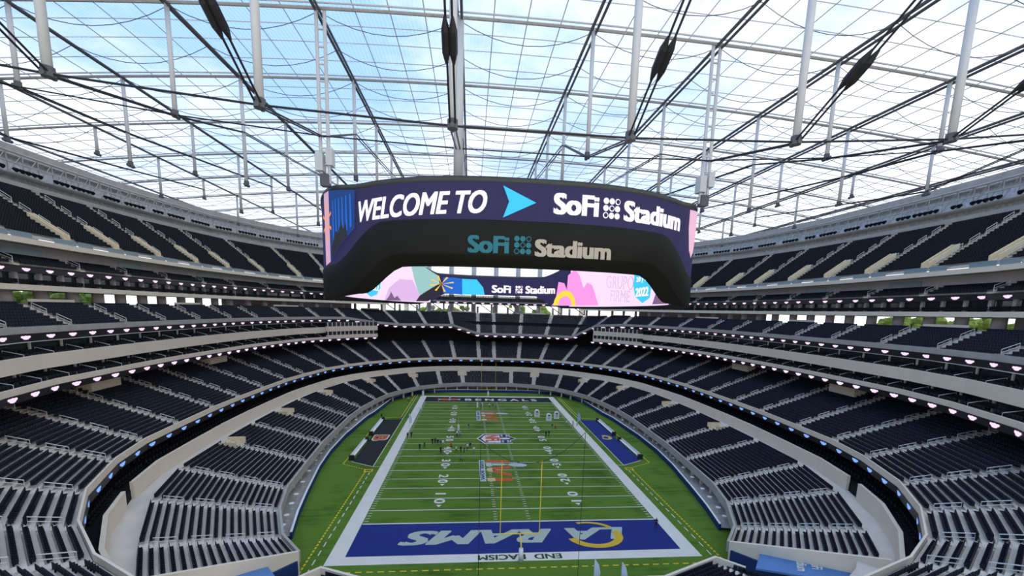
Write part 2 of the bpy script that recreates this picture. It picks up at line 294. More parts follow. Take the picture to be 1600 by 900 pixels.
def tier(key, name, label, Fp, Bp, zf, zb, rd, seatkey, stepm, vom=None, gap=.75, skipsec=(), railmat=rail, seats=True, rails=True, pitch=.52):
    n = len(Fp); zf = zf if isinstance(zf, list) else [zf]*n; zb = zb if isinstance(zb, list) else [zb]*n
    root = empty(name); tag(root, label, kind='structure'); TIERS[key] = root
    for i in range(n-1):
        if i in skipsec: continue
        f0, f1, b0, b1 = (Vector(p) for p in (Fp[i], Fp[i+1], Bp[i], Bp[i+1]))
        dep = ((b0-f0).length+(b1-f1).length)/2; nr = max(2, round(dep/rd)); mb = MB()
        P = [[(*lerp(f0, b0, k/nr), lerp(zf[i], zb[i], k/nr)) for k in range(nr+1)], [(*lerp(f1, b1, k/nr), lerp(zf[i+1], zb[i+1], k/nr)) for k in range(nr+1)]]
        for k in range(nr):
            a, b, c, d = P[0][k], P[1][k], P[1][k+1], P[0][k+1]
            z0, z1 = a[2], b[2]; zn0, zn1 = d[2], c[2]
            mb.add([a, b, (c[0], c[1], z1), (d[0], d[1], z0), c, d], [(0, 1, 2, 3), (3, 2, 4, 5)])
            if not seats: continue
            # seat row
            A = Vector(a[:2]).lerp(Vector(d[:2]), .66); B = Vector(b[:2]).lerp(Vector(c[:2]), .66); e = B-A; ln = e.length; e.normalize()
            ang = math.atan2(e.y, e.x); t = gap+.25
            m_ = int((ln-2*gap)/pitch)
            if m_ < 1: continue
            st = (ln-m_*pitch)/2+pitch/2
            for q in range(m_):
                s_ = st+q*pitch
                if vom:
                    w0 = vom(i, k, nr, s_, ln)
                    if w0: continue
                p = A+e*s_; SEATS[seatkey].append((p.x, p.y, lerp(z0, z1, s_/ln), ang))
        mb.build('terrace_section', stepm, root)
    # aisle stairs with half steps + rails
    for i in range(1, n-1):
        if i in skipsec or i-1 in skipsec: continue
        f, b = Vector(Fp[i]), Vector(Bp[i]); dep = (b-f).length; nr = max(2, round(dep/rd)); d = (b-f).normalized(); s = Vector((-d.y, d.x)); mb = MB()
        for k in range(nr):
            p = f+d*(dep*(k+.5)/nr); z = lerp(zf[i], zb[i], k/nr); h = (zb[i]-zf[i])/nr
            V = [p+s*.55, p-s*.55, p-s*.55+d*(.5*dep/nr-.02), p+s*.55+d*(.5*dep/nr-.02)]
            mb.add([(v.x, v.y, z-.05) for v in V]+[(v.x, v.y, z+h/2) for v in V], [(4, 5, 6, 7), (0, 1, 5, 4), (1, 2, 6, 5), (3, 0, 4, 7)])
        mb.build('aisle_stair', tan if seatkey == 'upper' else stepm, root)
        if rails:
            k = 1
            while k+2.6 < nr:
                p0 = f+d*(dep*k/nr); p1 = f+d*(dep*(k+2.4)/nr)
                RAILS.append(((p0.x, p0.y, lerp(zf[i], zb[i], k/nr)), (p1.x, p1.y, lerp(zf[i], zb[i], (k+2.4)/nr)), key)); k += 4
    return root
# --- lower terrace
nT1 = len(T1F); half = nT1//2
zf1 = 3.1; zb1 = [lerp(7.7, 7.2, ss((p[1]-95)/25)) for p in T1B]
def vom1(i, k, nr, s, ln): return k >= nr-4 and (s < 2.0 and i % 2 == 0 or s > ln-2.0 and i % 2 == 1) and 3 < i < nT1-5
t1 = tier('t1', 'lower_terrace', 'lower bowl of stepped grey concrete terraces beside the field', T1F, T1B, zf1, zb1, .86, 'lower', concrete, vom1)
mb = MB(); wall_strip(mb, offs(T1F, -.35), 2.2, 3.75, .35); mb.build('front_parapet', conc_d, t1)
mb = MB(); A = offs(T1F, 0); mb.strip([(x, y, 2.3) for x, y in offs(T1F, -.3)], [(x, y, 2.3) for x, y in offs(T1F, 6)]); mb.strip([(x, y, 0) for x, y in offs(T1F, 5)], [(x, y, 3) for x, y in offs(T1F, 5)]); mb.build('understand_wall', conc_d, t1)
mb = MB()
for i in range(0, nT1-1):
    a, b = Vector(T1F[i]), Vector(T1F[i+1]); m_ = max(1, int((b-a).length/4)); e = (b-a).normalized(); nrm = Vector((-e.y, e.x))
    for q in range(m_):
        p = a.lerp(b, (q+.5)/m_)+nrm*.6; o = MB(); M_ = Matrix.Translation((p.x, p.y, 0)) @ Matrix.Rotation(math.atan2(e.y, e.x), 4, 'Z')
        o.box(-.22, .22, 0, .5, 0, 2.3, M=M_); o.build('support_pier', beige, t1)
for i in range(4, nT1-5):
    if i % 2: continue
    f, b = Vector(T1F[i]), Vector(T1B[i]); d = (b-f).normalized(); s_ = Vector((-d.y, d.x)); dep = (b-f).length; nr = max(2, round(dep/.86)); t0 = dep*(nr-4)/nr
    z0 = lerp(zf1, zb1[i], (nr-4)/nr); o = MB(); M_ = Matrix.Translation((f.x+d.x*t0, f.y+d.y*t0, 0)) @ Matrix.Rotation(math.atan2(d.y, d.x), 4, 'Z')
    for q in range(4): o.box(q*dep/nr+.05, dep-t0, -1.9, 1.9, z0+q*(zb1[i]-zf1)/nr-.1, z0+q*(zb1[i]-zf1)/nr+.14, M=M_)
    for w in (-2.0, 1.85): o.box(.1, dep-t0, w, w+.15, z0, z0+1.5, M=M_)
    o.build('vomitory', tan, t1)
# walkway behind field wall
FWR = [(0.0, 119.6), (14, 119.3), (24.5, 117.6), (29.5, 115.2), (33.5, 108), (36.2, 100), (37.9, 80), (38.9, 74), (39.9, 55), (39.6, 42), (38.6, 32), (36.6, 20), (35.1, 12), (33.4, 5)]
FW = mirror(FWR[1:])
mb = MB(); mb.strip([(x, y, .55) for x, y in FW], [(x, y, .55) for x, y in offs(FW, 7)]); mb.build('walkway', conc_d, t1)
fwall = MB(); wall_strip(fwall, FW, 0, 1.15, .3); w_ = fwall.build('wall_field', bluewall); tag(w_, 'low blue padded wall around the turf', kind='structure')
mb = MB(); wall_strip(mb, offs(FW, -.02), 1.15, 1.22, .34); mb.build('wall_cap', white, w_)
# end walls of lower terrace + tunnel
for sx in (-1, 1):
    f, b = Vector((sx*28.6, -4.9)), Vector((sx*39.2, -17.0)); o = MB(); d = (b-f).normalized(); nn = Vector((-d.y, d.x))*.2
    o.add([(*(f+nn), 0), (*(b+nn), 3), (*(b+nn), 8.6), (*(f+nn), 4.0), (*(f-nn), 0), (*(b-nn), 3), (*(b-nn), 8.6), (*(f-nn), 4.0)], [(0, 1, 2, 3), (7, 6, 5, 4), (3, 2, 6, 7), (0, 3, 7, 4), (1, 5, 6, 2)])
    o.build('end_wall', beige, t1)
    o = MB(); o.box(-4.2, 4.2, -.15, .15, 0, 2.9, M=Matrix.Translation((sx*31.2, -8.6, 0)) @ Matrix.Rotation(sx*math.radians(-52), 4, 'Z')); o.build('tunnel_wall', bluewall, t1)
# near end block
NB = [(-27.6, -9.9), (-25, -7.4), (-16.2, -11.2), (16.2, -11.2), (25, -7.4), (27.6, -9.9)]
nb = tier('nb', 'end_terrace', 'short concrete end terrace behind the near goal line', NB, [(-30.5, -17.5), (-27.5, -16.5), (-18, -20), (18, -20), (27.5, -16.5), (30.5, -17.5)], 2.4, 4.6, .86, 'lower', concrete, rails=False)
mb = MB(); wall_strip(mb, [NB[k] for k in range(6)], 0, 3.5, -.35); mb.build('front_parapet', beige, nb)
# blue tarps with writing over the tunnels
for sx in (-1, 1):
    o = mesh('tunnel_tarp', [(sx*28.4, -10.6, 3.7), (sx*31.2, -7.5, 3.9), (sx*41, -14.5, 6.2), (sx*38.5, -19, 6.2), (sx*28.4, -10.6, 3.45), (sx*31.2, -7.5, 3.65), (sx*41, -14.5, 5.95), (sx*38.5, -19, 5.95)],
             [(0, 1, 2, 3), (4, 7, 6, 5), (0, 4, 5, 1), (1, 5, 6, 2), (2, 6, 7, 3), (3, 7, 4, 0)], tarp)
    tag(o, 'blue cover with white lettering over the tunnel, %s of the field' % ('left' if sx < 0 else 'right'), 'cover')
    V_, F_ = fit_text('SoFi\nStadium', 3.4, 2.6, .03)
    ex = Vector((9.8*sx, -7, 2.4)).normalized() if sx > 0 else Vector((9.8, 7, -2.4)).normalized()
    ey = Vector((2.8*sx, 3.1, .2)).normalized(); ey = (ey-ex*ey.dot(ex)).normalized()
    c = Vector((sx*34.2, -12.0, 4.75))
    mesh('tarp_letters', [c+(-ey*x+ex*y if sx > 0 else ey*x-ex*y)+Vector((0, 0, .12+.006*(k*5//len(V_)))) for k, (x, y) in enumerate(V_)], F_, padw, o)
# --- beige band + dark terrace suites under the middle deck
bandL = [p for p in offs(T2, -1.6)]
ib = [k for k, p in enumerate(bandL)]
bands = MB(); seg = bandL[5:-5]
band = empty('suite_terrace'); tag(band, 'dark terrace suites behind a continuous beige parapet band', kind='structure')
mb = MB(); BL = offs(T2, -1.7); ka = NR-16+15+0
far_part = BL[5:-5]
e0 = tuple(Vector(BL[5]).lerp(Vector(BL[4]), .0)); wall_strip(mb, far_part, 6.6, 9.7, .45); mb.build('parapet_band', beige, band)
for sgn in (0, 1):
    Q = [tuple(Vector(BL[5]).lerp(Vector(BL[4]), .35)), BL[4], BL[3], BL[2], BL[1]]
    if sgn: Q = [(-x, y) for x, y in Q]
    else: Q = Q[::-1]
    o_ = MB(); wall_strip(o_, Q, 6.6, 9.9, .45); o_.build('parapet_wall', beige, band)
def nearest(p, P):
    best = None; p = Vector(p)
    for a, b in zip(P[:-1], P[1:]):
        a, b = Vector(a), Vector(b); t = clampv((p-a).dot(b-a)/(b-a).length_squared); q = a.lerp(b, t); d = (q-p).length
        if best is None or d < best[0]: best = (d, tuple(q))
    return best[1]
B1 = [(-36.5, -20.5), (-38.0, -18.5)]+T1B+[(38.0, -18.5), (36.5, -20.5)]; BW = offs(T2, -1.5)
mb = MB(); mb.strip([(x, y, 7.3) for x, y in B1], [(*nearest(p, BW), 7.3) for p in B1]); mb.build('concourse_floor', concrete, band)
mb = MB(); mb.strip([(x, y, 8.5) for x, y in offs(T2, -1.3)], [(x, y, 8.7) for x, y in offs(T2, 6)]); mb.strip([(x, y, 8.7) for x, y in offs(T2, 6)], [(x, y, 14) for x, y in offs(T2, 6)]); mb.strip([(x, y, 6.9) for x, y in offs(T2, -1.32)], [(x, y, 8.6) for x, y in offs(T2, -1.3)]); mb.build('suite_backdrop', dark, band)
for sl in (slice(0, 7), slice(-7, None)):
    mb = MB(); mb.strip([(x, y, 7.26) for x, y in offs(T2, -5)[sl]], [(x, y, 7.26) for x, y in offs(T2, -1.3)[sl]]); mb.build('concourse_floor', concrete, band)
for q in range(3):
    P = offs(T2, .2+q*1.5)
    for i in range(3, len(P)-4):
        a, b = Vector(P[i]), Vector(P[i+1]); ln = (b-a).length; e = (b-a)/ln
        for s_ in np.arange(.6, ln-.5, .95):
            p = a+e*s_; SEATS['club'].append((p.x, p.y, 8.6+.12*q, math.atan2(e.y, e.x)))
# --- middle deck
t2 = tier('t2', 'middle_deck', 'middle seating deck with dark seats and a ribbon display on its edge', T2, offs(T2, 17.6), 12.75, 19.4, .88, 'middle', concrete)
mb = MB(); wall_strip(mb, offs(T2, -.25), 12.5, 13.45, .2); mb.build('front_parapet', beige, t2)
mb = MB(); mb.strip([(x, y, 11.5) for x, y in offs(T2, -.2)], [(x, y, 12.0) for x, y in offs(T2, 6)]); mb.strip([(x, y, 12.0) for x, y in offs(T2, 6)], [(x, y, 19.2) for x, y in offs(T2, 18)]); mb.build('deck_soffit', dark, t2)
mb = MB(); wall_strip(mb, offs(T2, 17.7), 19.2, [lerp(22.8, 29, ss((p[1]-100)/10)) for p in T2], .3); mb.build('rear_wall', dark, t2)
for sx, yy in ((-1, 26.5), (-1, 60), (1, 24), (1, 58)):
    P_o = side(offs(T2, 14.2), sx, 4, NR-3); best = min(range(len(P_o)-1), key=lambda k: abs((P_o[k][1]+P_o[k+1][1])/2-yy)); a, b = Vector(P_o[best]), Vector(P_o[best+1])
    o = MB(); wall_strip(o, [tuple(a.lerp(b, .15)), tuple(a.lerp(b, .7))], 18.2, 20.3, 2.6); o.build('camera_booth', beige, t2)
# --- ribbon displays
LOGO = [(-.85, .16), (-.70, .28), (-.25, .26), (0, .32), (.25, .26), (.70, .28), (.85, .16), (.78, .0), (.55, -.08), (.42, -.24), (0, -.30), (-.42, -.24), (-.55, -.08), (-.78, .0)]
def ribbon_display(P, z0, z1, step, m_, label, name='ribbon_display', ph=0., sc=1.0):
    root = empty(name); tag(root, label, 'display')
    mb = MB(); wall_strip(mb, P, z0, z1, .25); scr_ = mb.build('screen', ribbon, root)
    me = bpy.data.meshes.new('logo'); me.from_pydata([(x*sc, 0, y*sc) for x, y in LOGO], [], [tuple(range(len(LOGO)))]); me.materials.append(m_)
    acc = ph
    for i in range(len(P)-1):
        a, b = Vector(P[i]), Vector(P[i+1]); ln = (b-a).length; e = (b-a)/ln; nrm = Vector((e.y, -e.x)); s_ = acc
        while s_ < ln:
            p = a+e*s_+nrm*.05; o = link('logo', me, scr_); za = lerp(z0[i], z0[i+1], s_/ln) if isinstance(z0, list) else z0; zb_ = lerp(z1[i], z1[i+1], s_/ln) if isinstance(z1, list) else z1
            o.location = (p.x, p.y, (za+zb_)/2); o.rotation_euler = (0, 0, math.atan2(e.y, e.x)); s_ += step
        acc = s_-ln
    return root
ribbon_display(offs(T2, -.3)[1:-1], 11.55, 12.5, 4.6, lblue, 'ribbon display with small blue marks along the middle deck edge', sc=.95)
# --- suites on both long sides (E, F, G lines)
SE = (4, NR-3)
for sx, nm in ((-1, 'left'), (1, 'right')):
    for nm2, d, zfl, zpar, back in (('e', 9.7, 22.3, 23.0, 4.0), ('f', 11.2, 25.6, 26.5, 3.6)):
        root = empty('suite_level'); tag(root, 'row of dark glazed suites, %s stand, %s balcony' % (nm, 'lower' if nm2 == 'e' else 'upper'), kind='structure')
        P = side(offs(T2, d), sx, *SE); Pb = side(offs(T2, d+back), sx, *SE); Pbb = side(offs(T2, d+back+4), sx, *SE)
        mb = MB(); mb.strip([(x, y, zfl) for x, y in P], [(x, y, zfl) for x, y in Pbb]); mb.strip([(x, y, zfl-.9) for x, y in Pbb], [(x, y, zfl-.9) for x, y in P]); mb.build('floor_slab', conc_d, root)
        mb = MB(); mb.strip([(x, y, zfl) for x, y in Pb], [(x, y, zfl+3.6) for x, y in Pb]); mb.build('glass_front', darkg, root)
        mb = MB(); wall_strip(mb, P, zfl-(1.2 if nm2 == 'f' else .15), zpar, .25); mb.build('parapet', beige, root)
        k = 0
        for i in range(len(P)-1):
            a, b = Vector(P[i]), Vector(P[i+1]); a2, b2 = Vector(Pb[i]), Vector(Pb[i+1]); ln = (b-a).length; m_ = max(1, round(ln/6.2))
            for q in range(m_):
                t = (q+.5)/m_; p = a.lerp(b, t); r = a2.lerp(b2, t); dd = (r-p).normalized()
                o = MB(); pt = p+dd*3.2; o.box(-.12, .12, -.12, .12, zfl, zfl+3.3, M=Matrix.Translation((pt.x, pt.y, 0))); o.build('post', white, root)
                o = MB(); p1 = p+dd*.4; p2 = p+dd*2.6
                o.tube([(p1.x, p1.y, zfl+.2), (p1.x, p1.y, zfl+1.1), (p2.x, p2.y, zfl+1.7), (p2.x, p2.y, zfl+.6)], .055, 5); o.build('divider_rail', rail, root)
                for row in range(2):
                    for w in np.arange(-2.4, 2.5, .62):
                        e = (b-a).normalized(); c = p+dd*(.9+row*1.3)+e*w; SEATS['club'].append((c.x, c.y, zfl+.05+.35*row, math.atan2(e.y, e.x)))
    P = side(offs(T2, 9.55), sx, *SE)
    ribbon_display(P, 21.2, 22.15, 4.2, lpink, 'ribbon display with pink marks under the lower suites, %s stand' % nm, sc=1.05)
    P = side(offs(T2, 13.4), sx, *SE)
    ribbon_display(P, 28.25, 29.35, 4.2, lpink, 'ribbon display with pink marks below the club deck, %s stand' % nm, sc=.95)
    mb = MB(); Q = side(offs(T2, 12.6), sx, *SE); Q2 = side(offs(T2, 19), sx, *SE); mb.strip([(x, y, 28.2) for x, y in Q], [(x, y, 28.4) for x, y in Q2]); o = mb.build('trim_1', conc_d); tag(o, kind='structure')
    # closed corner boxes at the far ends of the suites
    Pc = side(offs(T2, 9.9), sx, 4, 7); bx = empty('corner_suite'); tag(bx, 'white curved corner suite block at the far %s' % nm, kind='structure')
    for z0, z1, mm in ((21.2, 23.5, white), (23.5, 24.9, darkg), (24.9, 26.8, white), (26.8, 28.3, darkg)):
        mb = MB(); wall_strip(mb, offs(Pc, -.25 if mm is white else 0), z0, z1, 1.5); mb.build('wall_band' if mm is white else 'window_band', beige if mm is white else mm, bx)
    for i in range(len(Pc)-1):
        for q in range(6):
            p = Vector(Pc[i]).lerp(Vector(Pc[i+1]), q/6); 
            for za_, zb_ in ((23.5, 24.9), (26.8, 28.3)):
                o = MB(); o.box(-.14, .14, -.14, .14, za_, zb_, M=Matrix.Translation((p.x, p.y, 0))); o.build('mullion', beige, bx)
# --- club deck (sides + far end in one ring)
n2 = len(T2); zf3 = []; zb3 = []; F3 = []; B3 = []
OF, OB, OFf, OBf = offs(T2, 13.8), offs(T2, 21.2), offs(T2, 10.5), offs(T2, 26)
for k, p in enumerate(T2):
    x, y = p; t = ss((y-113)/10)
    F3.append(tuple(Vector(OF[k]).lerp(Vector(OFf[k]), t))); B3.append(tuple(Vector(OB[k]).lerp(Vector(OBf[k]), t)))
    if x < -30: zz = lerp(29.6, 27.0, t)
    elif x < -10: zz = 27.0
    elif x <= 34: zz = 23.2
    else: zz = lerp(29.6, 28.4, t)
    zf3.append(zz if y > 113 else 29.6); zb3.append(lerp(33.4, 32.8, t))
t3 = tier('t3', 'club_deck', 'club seating deck with dark seats below the upper suites', F3[2:-2], B3[2:-2], zf3[2:-2], zb3[2:-2], .86, 'middle', concrete)
mb = MB(); wall_strip(mb, offs(F3, -.2)[2:-2], [z-.3 for z in zf3[2:-2]], [z+.75 for z in zf3[2:-2]], .15); mb.build('front_rail_wall', conc_d, t3)
fi = [k for k in range(n2) if T2[k][1] > 108]
ribbon_display([offs(F3, -.45)[k] for k in fi], [zf3[k]-1.3 for k in fi], [zf3[k]-.3 for k in fi], 4.2, lpink, 'ribbon display with pink marks stepping along the far club deck', sc=1.1)
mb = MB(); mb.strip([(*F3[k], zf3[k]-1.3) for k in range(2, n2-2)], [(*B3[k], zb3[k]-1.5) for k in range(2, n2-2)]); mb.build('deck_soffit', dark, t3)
# concourse behind club deck: floor, columns, some solid walls
mb = MB(); mb.strip([(*B3[k], 33.2) for k in range(2, n2-2)], [(*offs(B3, 22)[k], 33.2) for k in range(2, n2-2)]); mb.build('concourse_floor', conc_d, t3)
CO = offs(B3, 2.2)
for k in range(3, n2-3):
    for t in ((0, .5) if (Vector(CO[k])-Vector(CO[k+1])).length > 9 else (0,)):
        p = Vector(CO[k]).lerp(Vector(CO[k+1]), t); far = p.y > 125; o = MB(); o.tube([(p.x, p.y, 32.8), (p.x, p.y, 36.2)], .55 if far else .95, 14); o.build('column', pinkw if not far else conc_d, t3, True)
WO = offs(B3, 4.5)
for k in range(2, n2-3):
    x, y = WO[k]
    if (x < 0 and 72 < y < 128) or (x > 0 and (80 < y < 128 or y < 16)):
        o = MB(); wall_strip(o, WO[k:k+2], 33.2, 36.3, .3); o.build('wall_panel', pinkw, t3)
for k in range(4, n2-4, 3):
    o = MB(); wall_strip(o, [tuple(Vector(B3[k]).lerp(Vector(B3[k+1]), .1)), tuple(Vector(B3[k]).lerp(Vector(B3[k+1]), .8))], zb3[k]-.4, zb3[k]+.9, .2); o.build('back_parapet', beige, t3)
# --- upper decks, sides only
for sx, nm in ((-1, 'left'), (1, 'right')):
    rg = (3, NR-4)
    def sd(d): return side(offs(T2, d), sx, *rg)
    root = empty('upper_suite_level'); tag(root, 'upper suite level with pale fascia above the club deck, %s' % nm, kind='structure')
    mb = MB(); wall_strip(mb, sd(20.4), 35.7, 36.6, .5); mb.build('fascia', beige, root)
    mb = MB(); mb.strip([(x, y, 35.8) for x, y in sd(20.5)], [(x, y, 35.8) for x, y in sd(42)]); mb.strip([(x, y, 36.3) for x, y in sd(42)], [(x, y, 36.3) for x, y in sd(20.5)]); mb.build('floor_slab', dark, root)
    mb = MB(); mb.strip([(x, y, 36.6) for x, y in sd(22.2)], [(x, y, 38.6) for x, y in sd(22.2)]); mb.build('glass_front', darkg, root)
    Q = sd(21.6)
    for i in range(len(Q)-1):
        for q in range(3):
            p = Vector(Q[i]).lerp(Vector(Q[i+1]), q/3); o = MB(); o.box(-.25, .25, -.25, .25, 36.5, 38.6, M=Matrix.Translation((p.x, p.y, 0))); o.build('post', pinkw, root)
    Q = sd(21.1)
    for i in range(len(Q)-1):
        a, b = Vector(Q[i]), Vector(Q[i+1]); e = (b-a).normalized()
        for s_ in np.arange(.5, (b-a).length, .62): c = a+e*s_; SEATS['club'].append((c.x, c.y, 36.4, math.atan2(e.y, e.x)))
    ribbon_display(sd(20.3), 38.5, 39.4, 4.4, lpink, 'ribbon display with pink marks under the mezzanine rows, %s' % nm, sc=.9)
    tier('t4'+nm, 'mezzanine_rows', 'narrow mezzanine of four dark seat rows, %s stand' % nm, sd(20.7), sd(24.3), 39.6, 41.2, .88, 'upper', conc_d)
    mb = MB(); wall_strip(mb, sd(24.6), 39.4, 43.6, .4); rw = mb.build('wall_mezzanine', pinkw); tag(rw, kind='structure')
    Q = sd(24.45)
    for i in range(len(Q)-1):
        if i % 2:
            o = MB(); wall_strip(o, [tuple(Vector(Q[i]).lerp(Vector(Q[i+1]), .15)), tuple(Vector(Q[i]).lerp(Vector(Q[i+1]), .7))], 41.6, 42.9, .1); o.build('window', glassm, rw)
    def vom5(i, k, nr, s, ln): return k < 7 and (s > ln-2.2)
    up = tier('t5'+nm, 'upper_deck', 'steep upper deck of black seat rows with tan aisle stairs, %s' % nm, sd(22.0), sd(37.6), 45.0, 56.0, .72, 'upper', conc_d, vom5, gap=.7)
    mb = MB(); wall_strip(mb, sd(21.4), 43.3, 44.2, .6); mb.build('fascia', beige, up)
    mb = MB(); mb.strip([(x, y, 43.4) for x, y in sd(21.6)], [(x, y, 43.4) for x, y in sd(40)]); mb.strip([(x, y, 44.3) for x, y in sd(21.5)], [(x, y, 45.0) for x, y in sd(22.1)]); mb.build('deck_soffit', conc_d, up)
    G = sd(21.55)
    for i in range(len(G)-1):
        for ta, tb in ((.02, .3), (.62, .98)):
            a_, b_ = Vector(G[i]).lerp(Vector(G[i+1]), ta), Vector(G[i]).lerp(Vector(G[i+1]), tb); o = MB(); o.add([(*a_, 44.2), (*b_, 44.2), (*b_, 45.1), (*a_, 45.1)], [(0, 1, 2, 3)]); o.build('glass_guard', glassm, up)
    Fq, Bq = sd(22.0), sd(37.6)
    for i in range(1, len(Fq)-1):   # tan vomitory ramps
        f, b = Vector(Fq[i]), Vector(Bq[i]); d = (b-f).normalized(); s_ = Vector((-d.y, d.x)); dep = (b-f).length
        e = (Vector(Fq[i-1])-f).normalized(); o = MB(); sl = 11/dep
        for w0, w1 in ((.65, .9), (2.0, 2.25)):
            V = []
            for t, hh in ((.1, 0), (.1, 1.1), (5.4, 1.1), (5.4, 0)):
                for w in (w0, w1): q = f+d*t+e*w; V.append((q.x, q.y, 45+sl*t+hh*1.0-.1))
            o.add(V, [(0, 2, 4, 6), (1, 7, 5, 3), (2, 3, 5, 4), (0, 1, 3, 2), (4, 5, 7, 6)])
        V = [f+d*5.3+e*.65, f+d*5.3+e*2.25]; o.add([(v.x, v.y, 45) for v in V]+[(v.x, v.y, 45+sl*5.3+1.0) for v in V], [(0, 1, 3, 2)])
        V = [f+d*.1+e*.9, f+d*.1+e*2.0, f+d*5.3+e*2.0, f+d*5.3+e*.9]; o.add([(V[0].x, V[0].y, 45.1), (V[1].x, V[1].y, 45.1), (V[2].x, V[2].y, 45.1+sl*5.2), (V[3].x, V[3].y, 45.1+sl*5.2)], [(0, 1, 2, 3)])
        o.build('vomitory_ramp', tan, up)
    # rear skin and lighting truss
    mb = MB(); A = sd(38.2); Bm = sd(43); mb.strip([(x, y, 55.4) for x, y in A], [(x, y, 57.4) for x, y in A]); mb.build('rear_parapet', conc_d, up)
    mb = MB(); mb.strip([(x, y, 55.8) for x, y in Bm], [(x, y, 66.2) for x, y in sd(45.5)])
    sk = mb.build('wall_skin', mat('perforated_skin', (.50, .51, .52), .5, .65, 1.6, metal=.2)); tag(sk, 'perforated silver metal skin behind the upper deck', kind='structure')
    tr = empty('lighting_truss'); tag(tr, 'grey lighting truss carrying black floodlights along the %s roof edge' % nm, 'truss')
    Tm = sd(42.0)
    for dz, dd, r in ((60.0, 0, .22), (60.0, 2.0, .22), (64.2, 0, .25), (64.2, 2.0, .25), (62.0, -.4, .12)):
        mb = MB(); mb.tube([(x, y, dz) for x, y in sd(42.0+dd)], r, 6); mb.build('chord', steelm, tr)
    mb = MB(); wall_strip(mb, sd(44.2), 64.4, 66.4, .3); mb.build('backing', steelm, tr)
    mb = MB(); mb.strip([(x, y, 59.7) for x, y in sd(41.6)], [(x, y, 59.7) for x, y in sd(44.2)]); mb.build('catwalk', steelm, tr)
    n_l = 0
    for i in range(len(Tm)-1):
        a, b = Vector(Tm[i]), Vector(Tm[i+1]); ln = (b-a).length; m_ = max(2, round(ln/3.0)); e = (b-a)/ln; nn = Vector((e.y, -e.x)); nn = nn if nn.x*sx < 0 else -nn
        for q in range(m_):
            p = a.lerp(b, q/m_); p2 = a.lerp(b, (q+1)/m_); o = MB(); o.tube([(p.x, p.y, 60), (p.x, p.y, 64.2)], .11, 5); o.tube([(p.x, p.y, 60), (p2.x, p2.y, 64.2)], .09, 5); o.build('web_member', steelm, tr)
        for s_ in np.arange(.8, ln-.8, 1.25):
            if (s_ % 9) > 7: continue
            p = a+e*s_+nn*.7; o = MB(); n0 = Vector((nn.x, nn.y, -.55)).normalized(); c0 = Vector((p.x, p.y, 60.6))
            o.tube([c0-n0*.45, c0+n0*.25, c0+n0*.27], [.30, .46, .42], 8); o.build('floodlight', black, tr); n_l += 1
# --- far end upper: opening columns, ribbon, wall of tall columns
fe = empty('far_end_gallery'); tag(fe, 'far end gallery with open bays and tall grey columns', kind='structure')
mb = MB(); mb.box(-52, 52, 158, 159, 37.6, 38.4); mb.box(-52, 52, 158.5, 176, 37.4, 37.6); mb.build('gallery_slab', conc_d, fe)
ribbon_display([(-50, 157.9), (50, 157.9)], 37.3, 38.2, 4.4, lpink, 'far ribbon display with pink marks above the open bays')
rows = MB()
for k in range(5): rows.box(-50, 50, 159+k*.9, 160+k*.9, 38.2, 38.6+.55*k)
rows.build('terrace_section', conc_d, fe)
for k in range(5):
    for x in np.arange(-49, 49, .55): SEATS['upper'].append((x, 159.4+k*.9, 38.6+.55*k, 0))
for x in range(-54, 55, 12):
    o = MB(); o.tube([(x, 178, 30), (x, 178, 74)], 1.3, 12); o.build('tall_column', steelw, fe, True)
for x in range(-48, 49, 12):
    o = MB(); o.tube([(x+3, 160, 33), (x+3, 160, 37.6)], .45, 8); o.build('bay_column', conc_d, fe)
    o = MB(); o.tube([(x-3, 161, 37.5), (x+3, 160.6, 33.4)], .22, 6); o.build('brace', dark, fe)
for x in range(-54, 54, 12):
    o = MB(); o.add([(x+.2, 179, 42), (x+11.8, 179, 42), (x+11.8, 179, 73), (x+.2, 179, 73)], [(0, 1, 2, 3)]); o.build('film_panel', etfe, fe)
# low partition and street greenery beyond the concourse openings
leafm = mat('leaf_green', (.30, .40, .08), .8, .5, 2); trunkm = mat('trunk_brown', (.12, .08, .05), .9)
def tree(x, y, z, h, seed):
    r = random.Random(seed); root = empty('street_tree', (x, y, z))
    b = MB()
    for k in range(26):
        c = Vector((r.gauss(0, .28)*h, r.gauss(0, .28)*h, h*(.62+.16*r.gauss(0, 1)))); q = h*r.uniform(.10, .2)
        V = []
        for t in range(5):
            for f in range(7): V.append(c+q*Vector((math.sin(math.pi*t/4)*math.cos(2*math.pi*f/7), math.sin(math.pi*t/4)*math.sin(2*math.pi*f/7), math.cos(math.pi*t/4)*.8))*(1+.25*r.random()))
        b.add(V, [(t*7+f, t*7+(f+1) % 7, (t+1)*7+(f+1) % 7, (t+1)*7+f) for t in range(4) for f in range(7)])
    b.build('crown', leafm, root); o = MB(); o.tube([(0, 0, 0), (0, 0, h*.6)], [.25, .15], 7); o.build('trunk', trunkm, root); return root
TREES = [(-112, 2, ''), (-108, 10, ''), (-113, 18, ''), (-110, 26, ''), (-114, 34, ''), (-111, 43, ''), (-113, 52, ''), (-110, 61, ''), (-114, 70, ''), (118, 30, ''), (122, 44, ''), (117, 8, ''), (124, 62, ''), (-30, 192, ''), (-16, 196, ''), (22, 194, ''), (33, 191, '')]
cnt_ = {}
TREES.sort(key=lambda t: (t[1] if abs(t[0]) > 60 else t[0]+500))
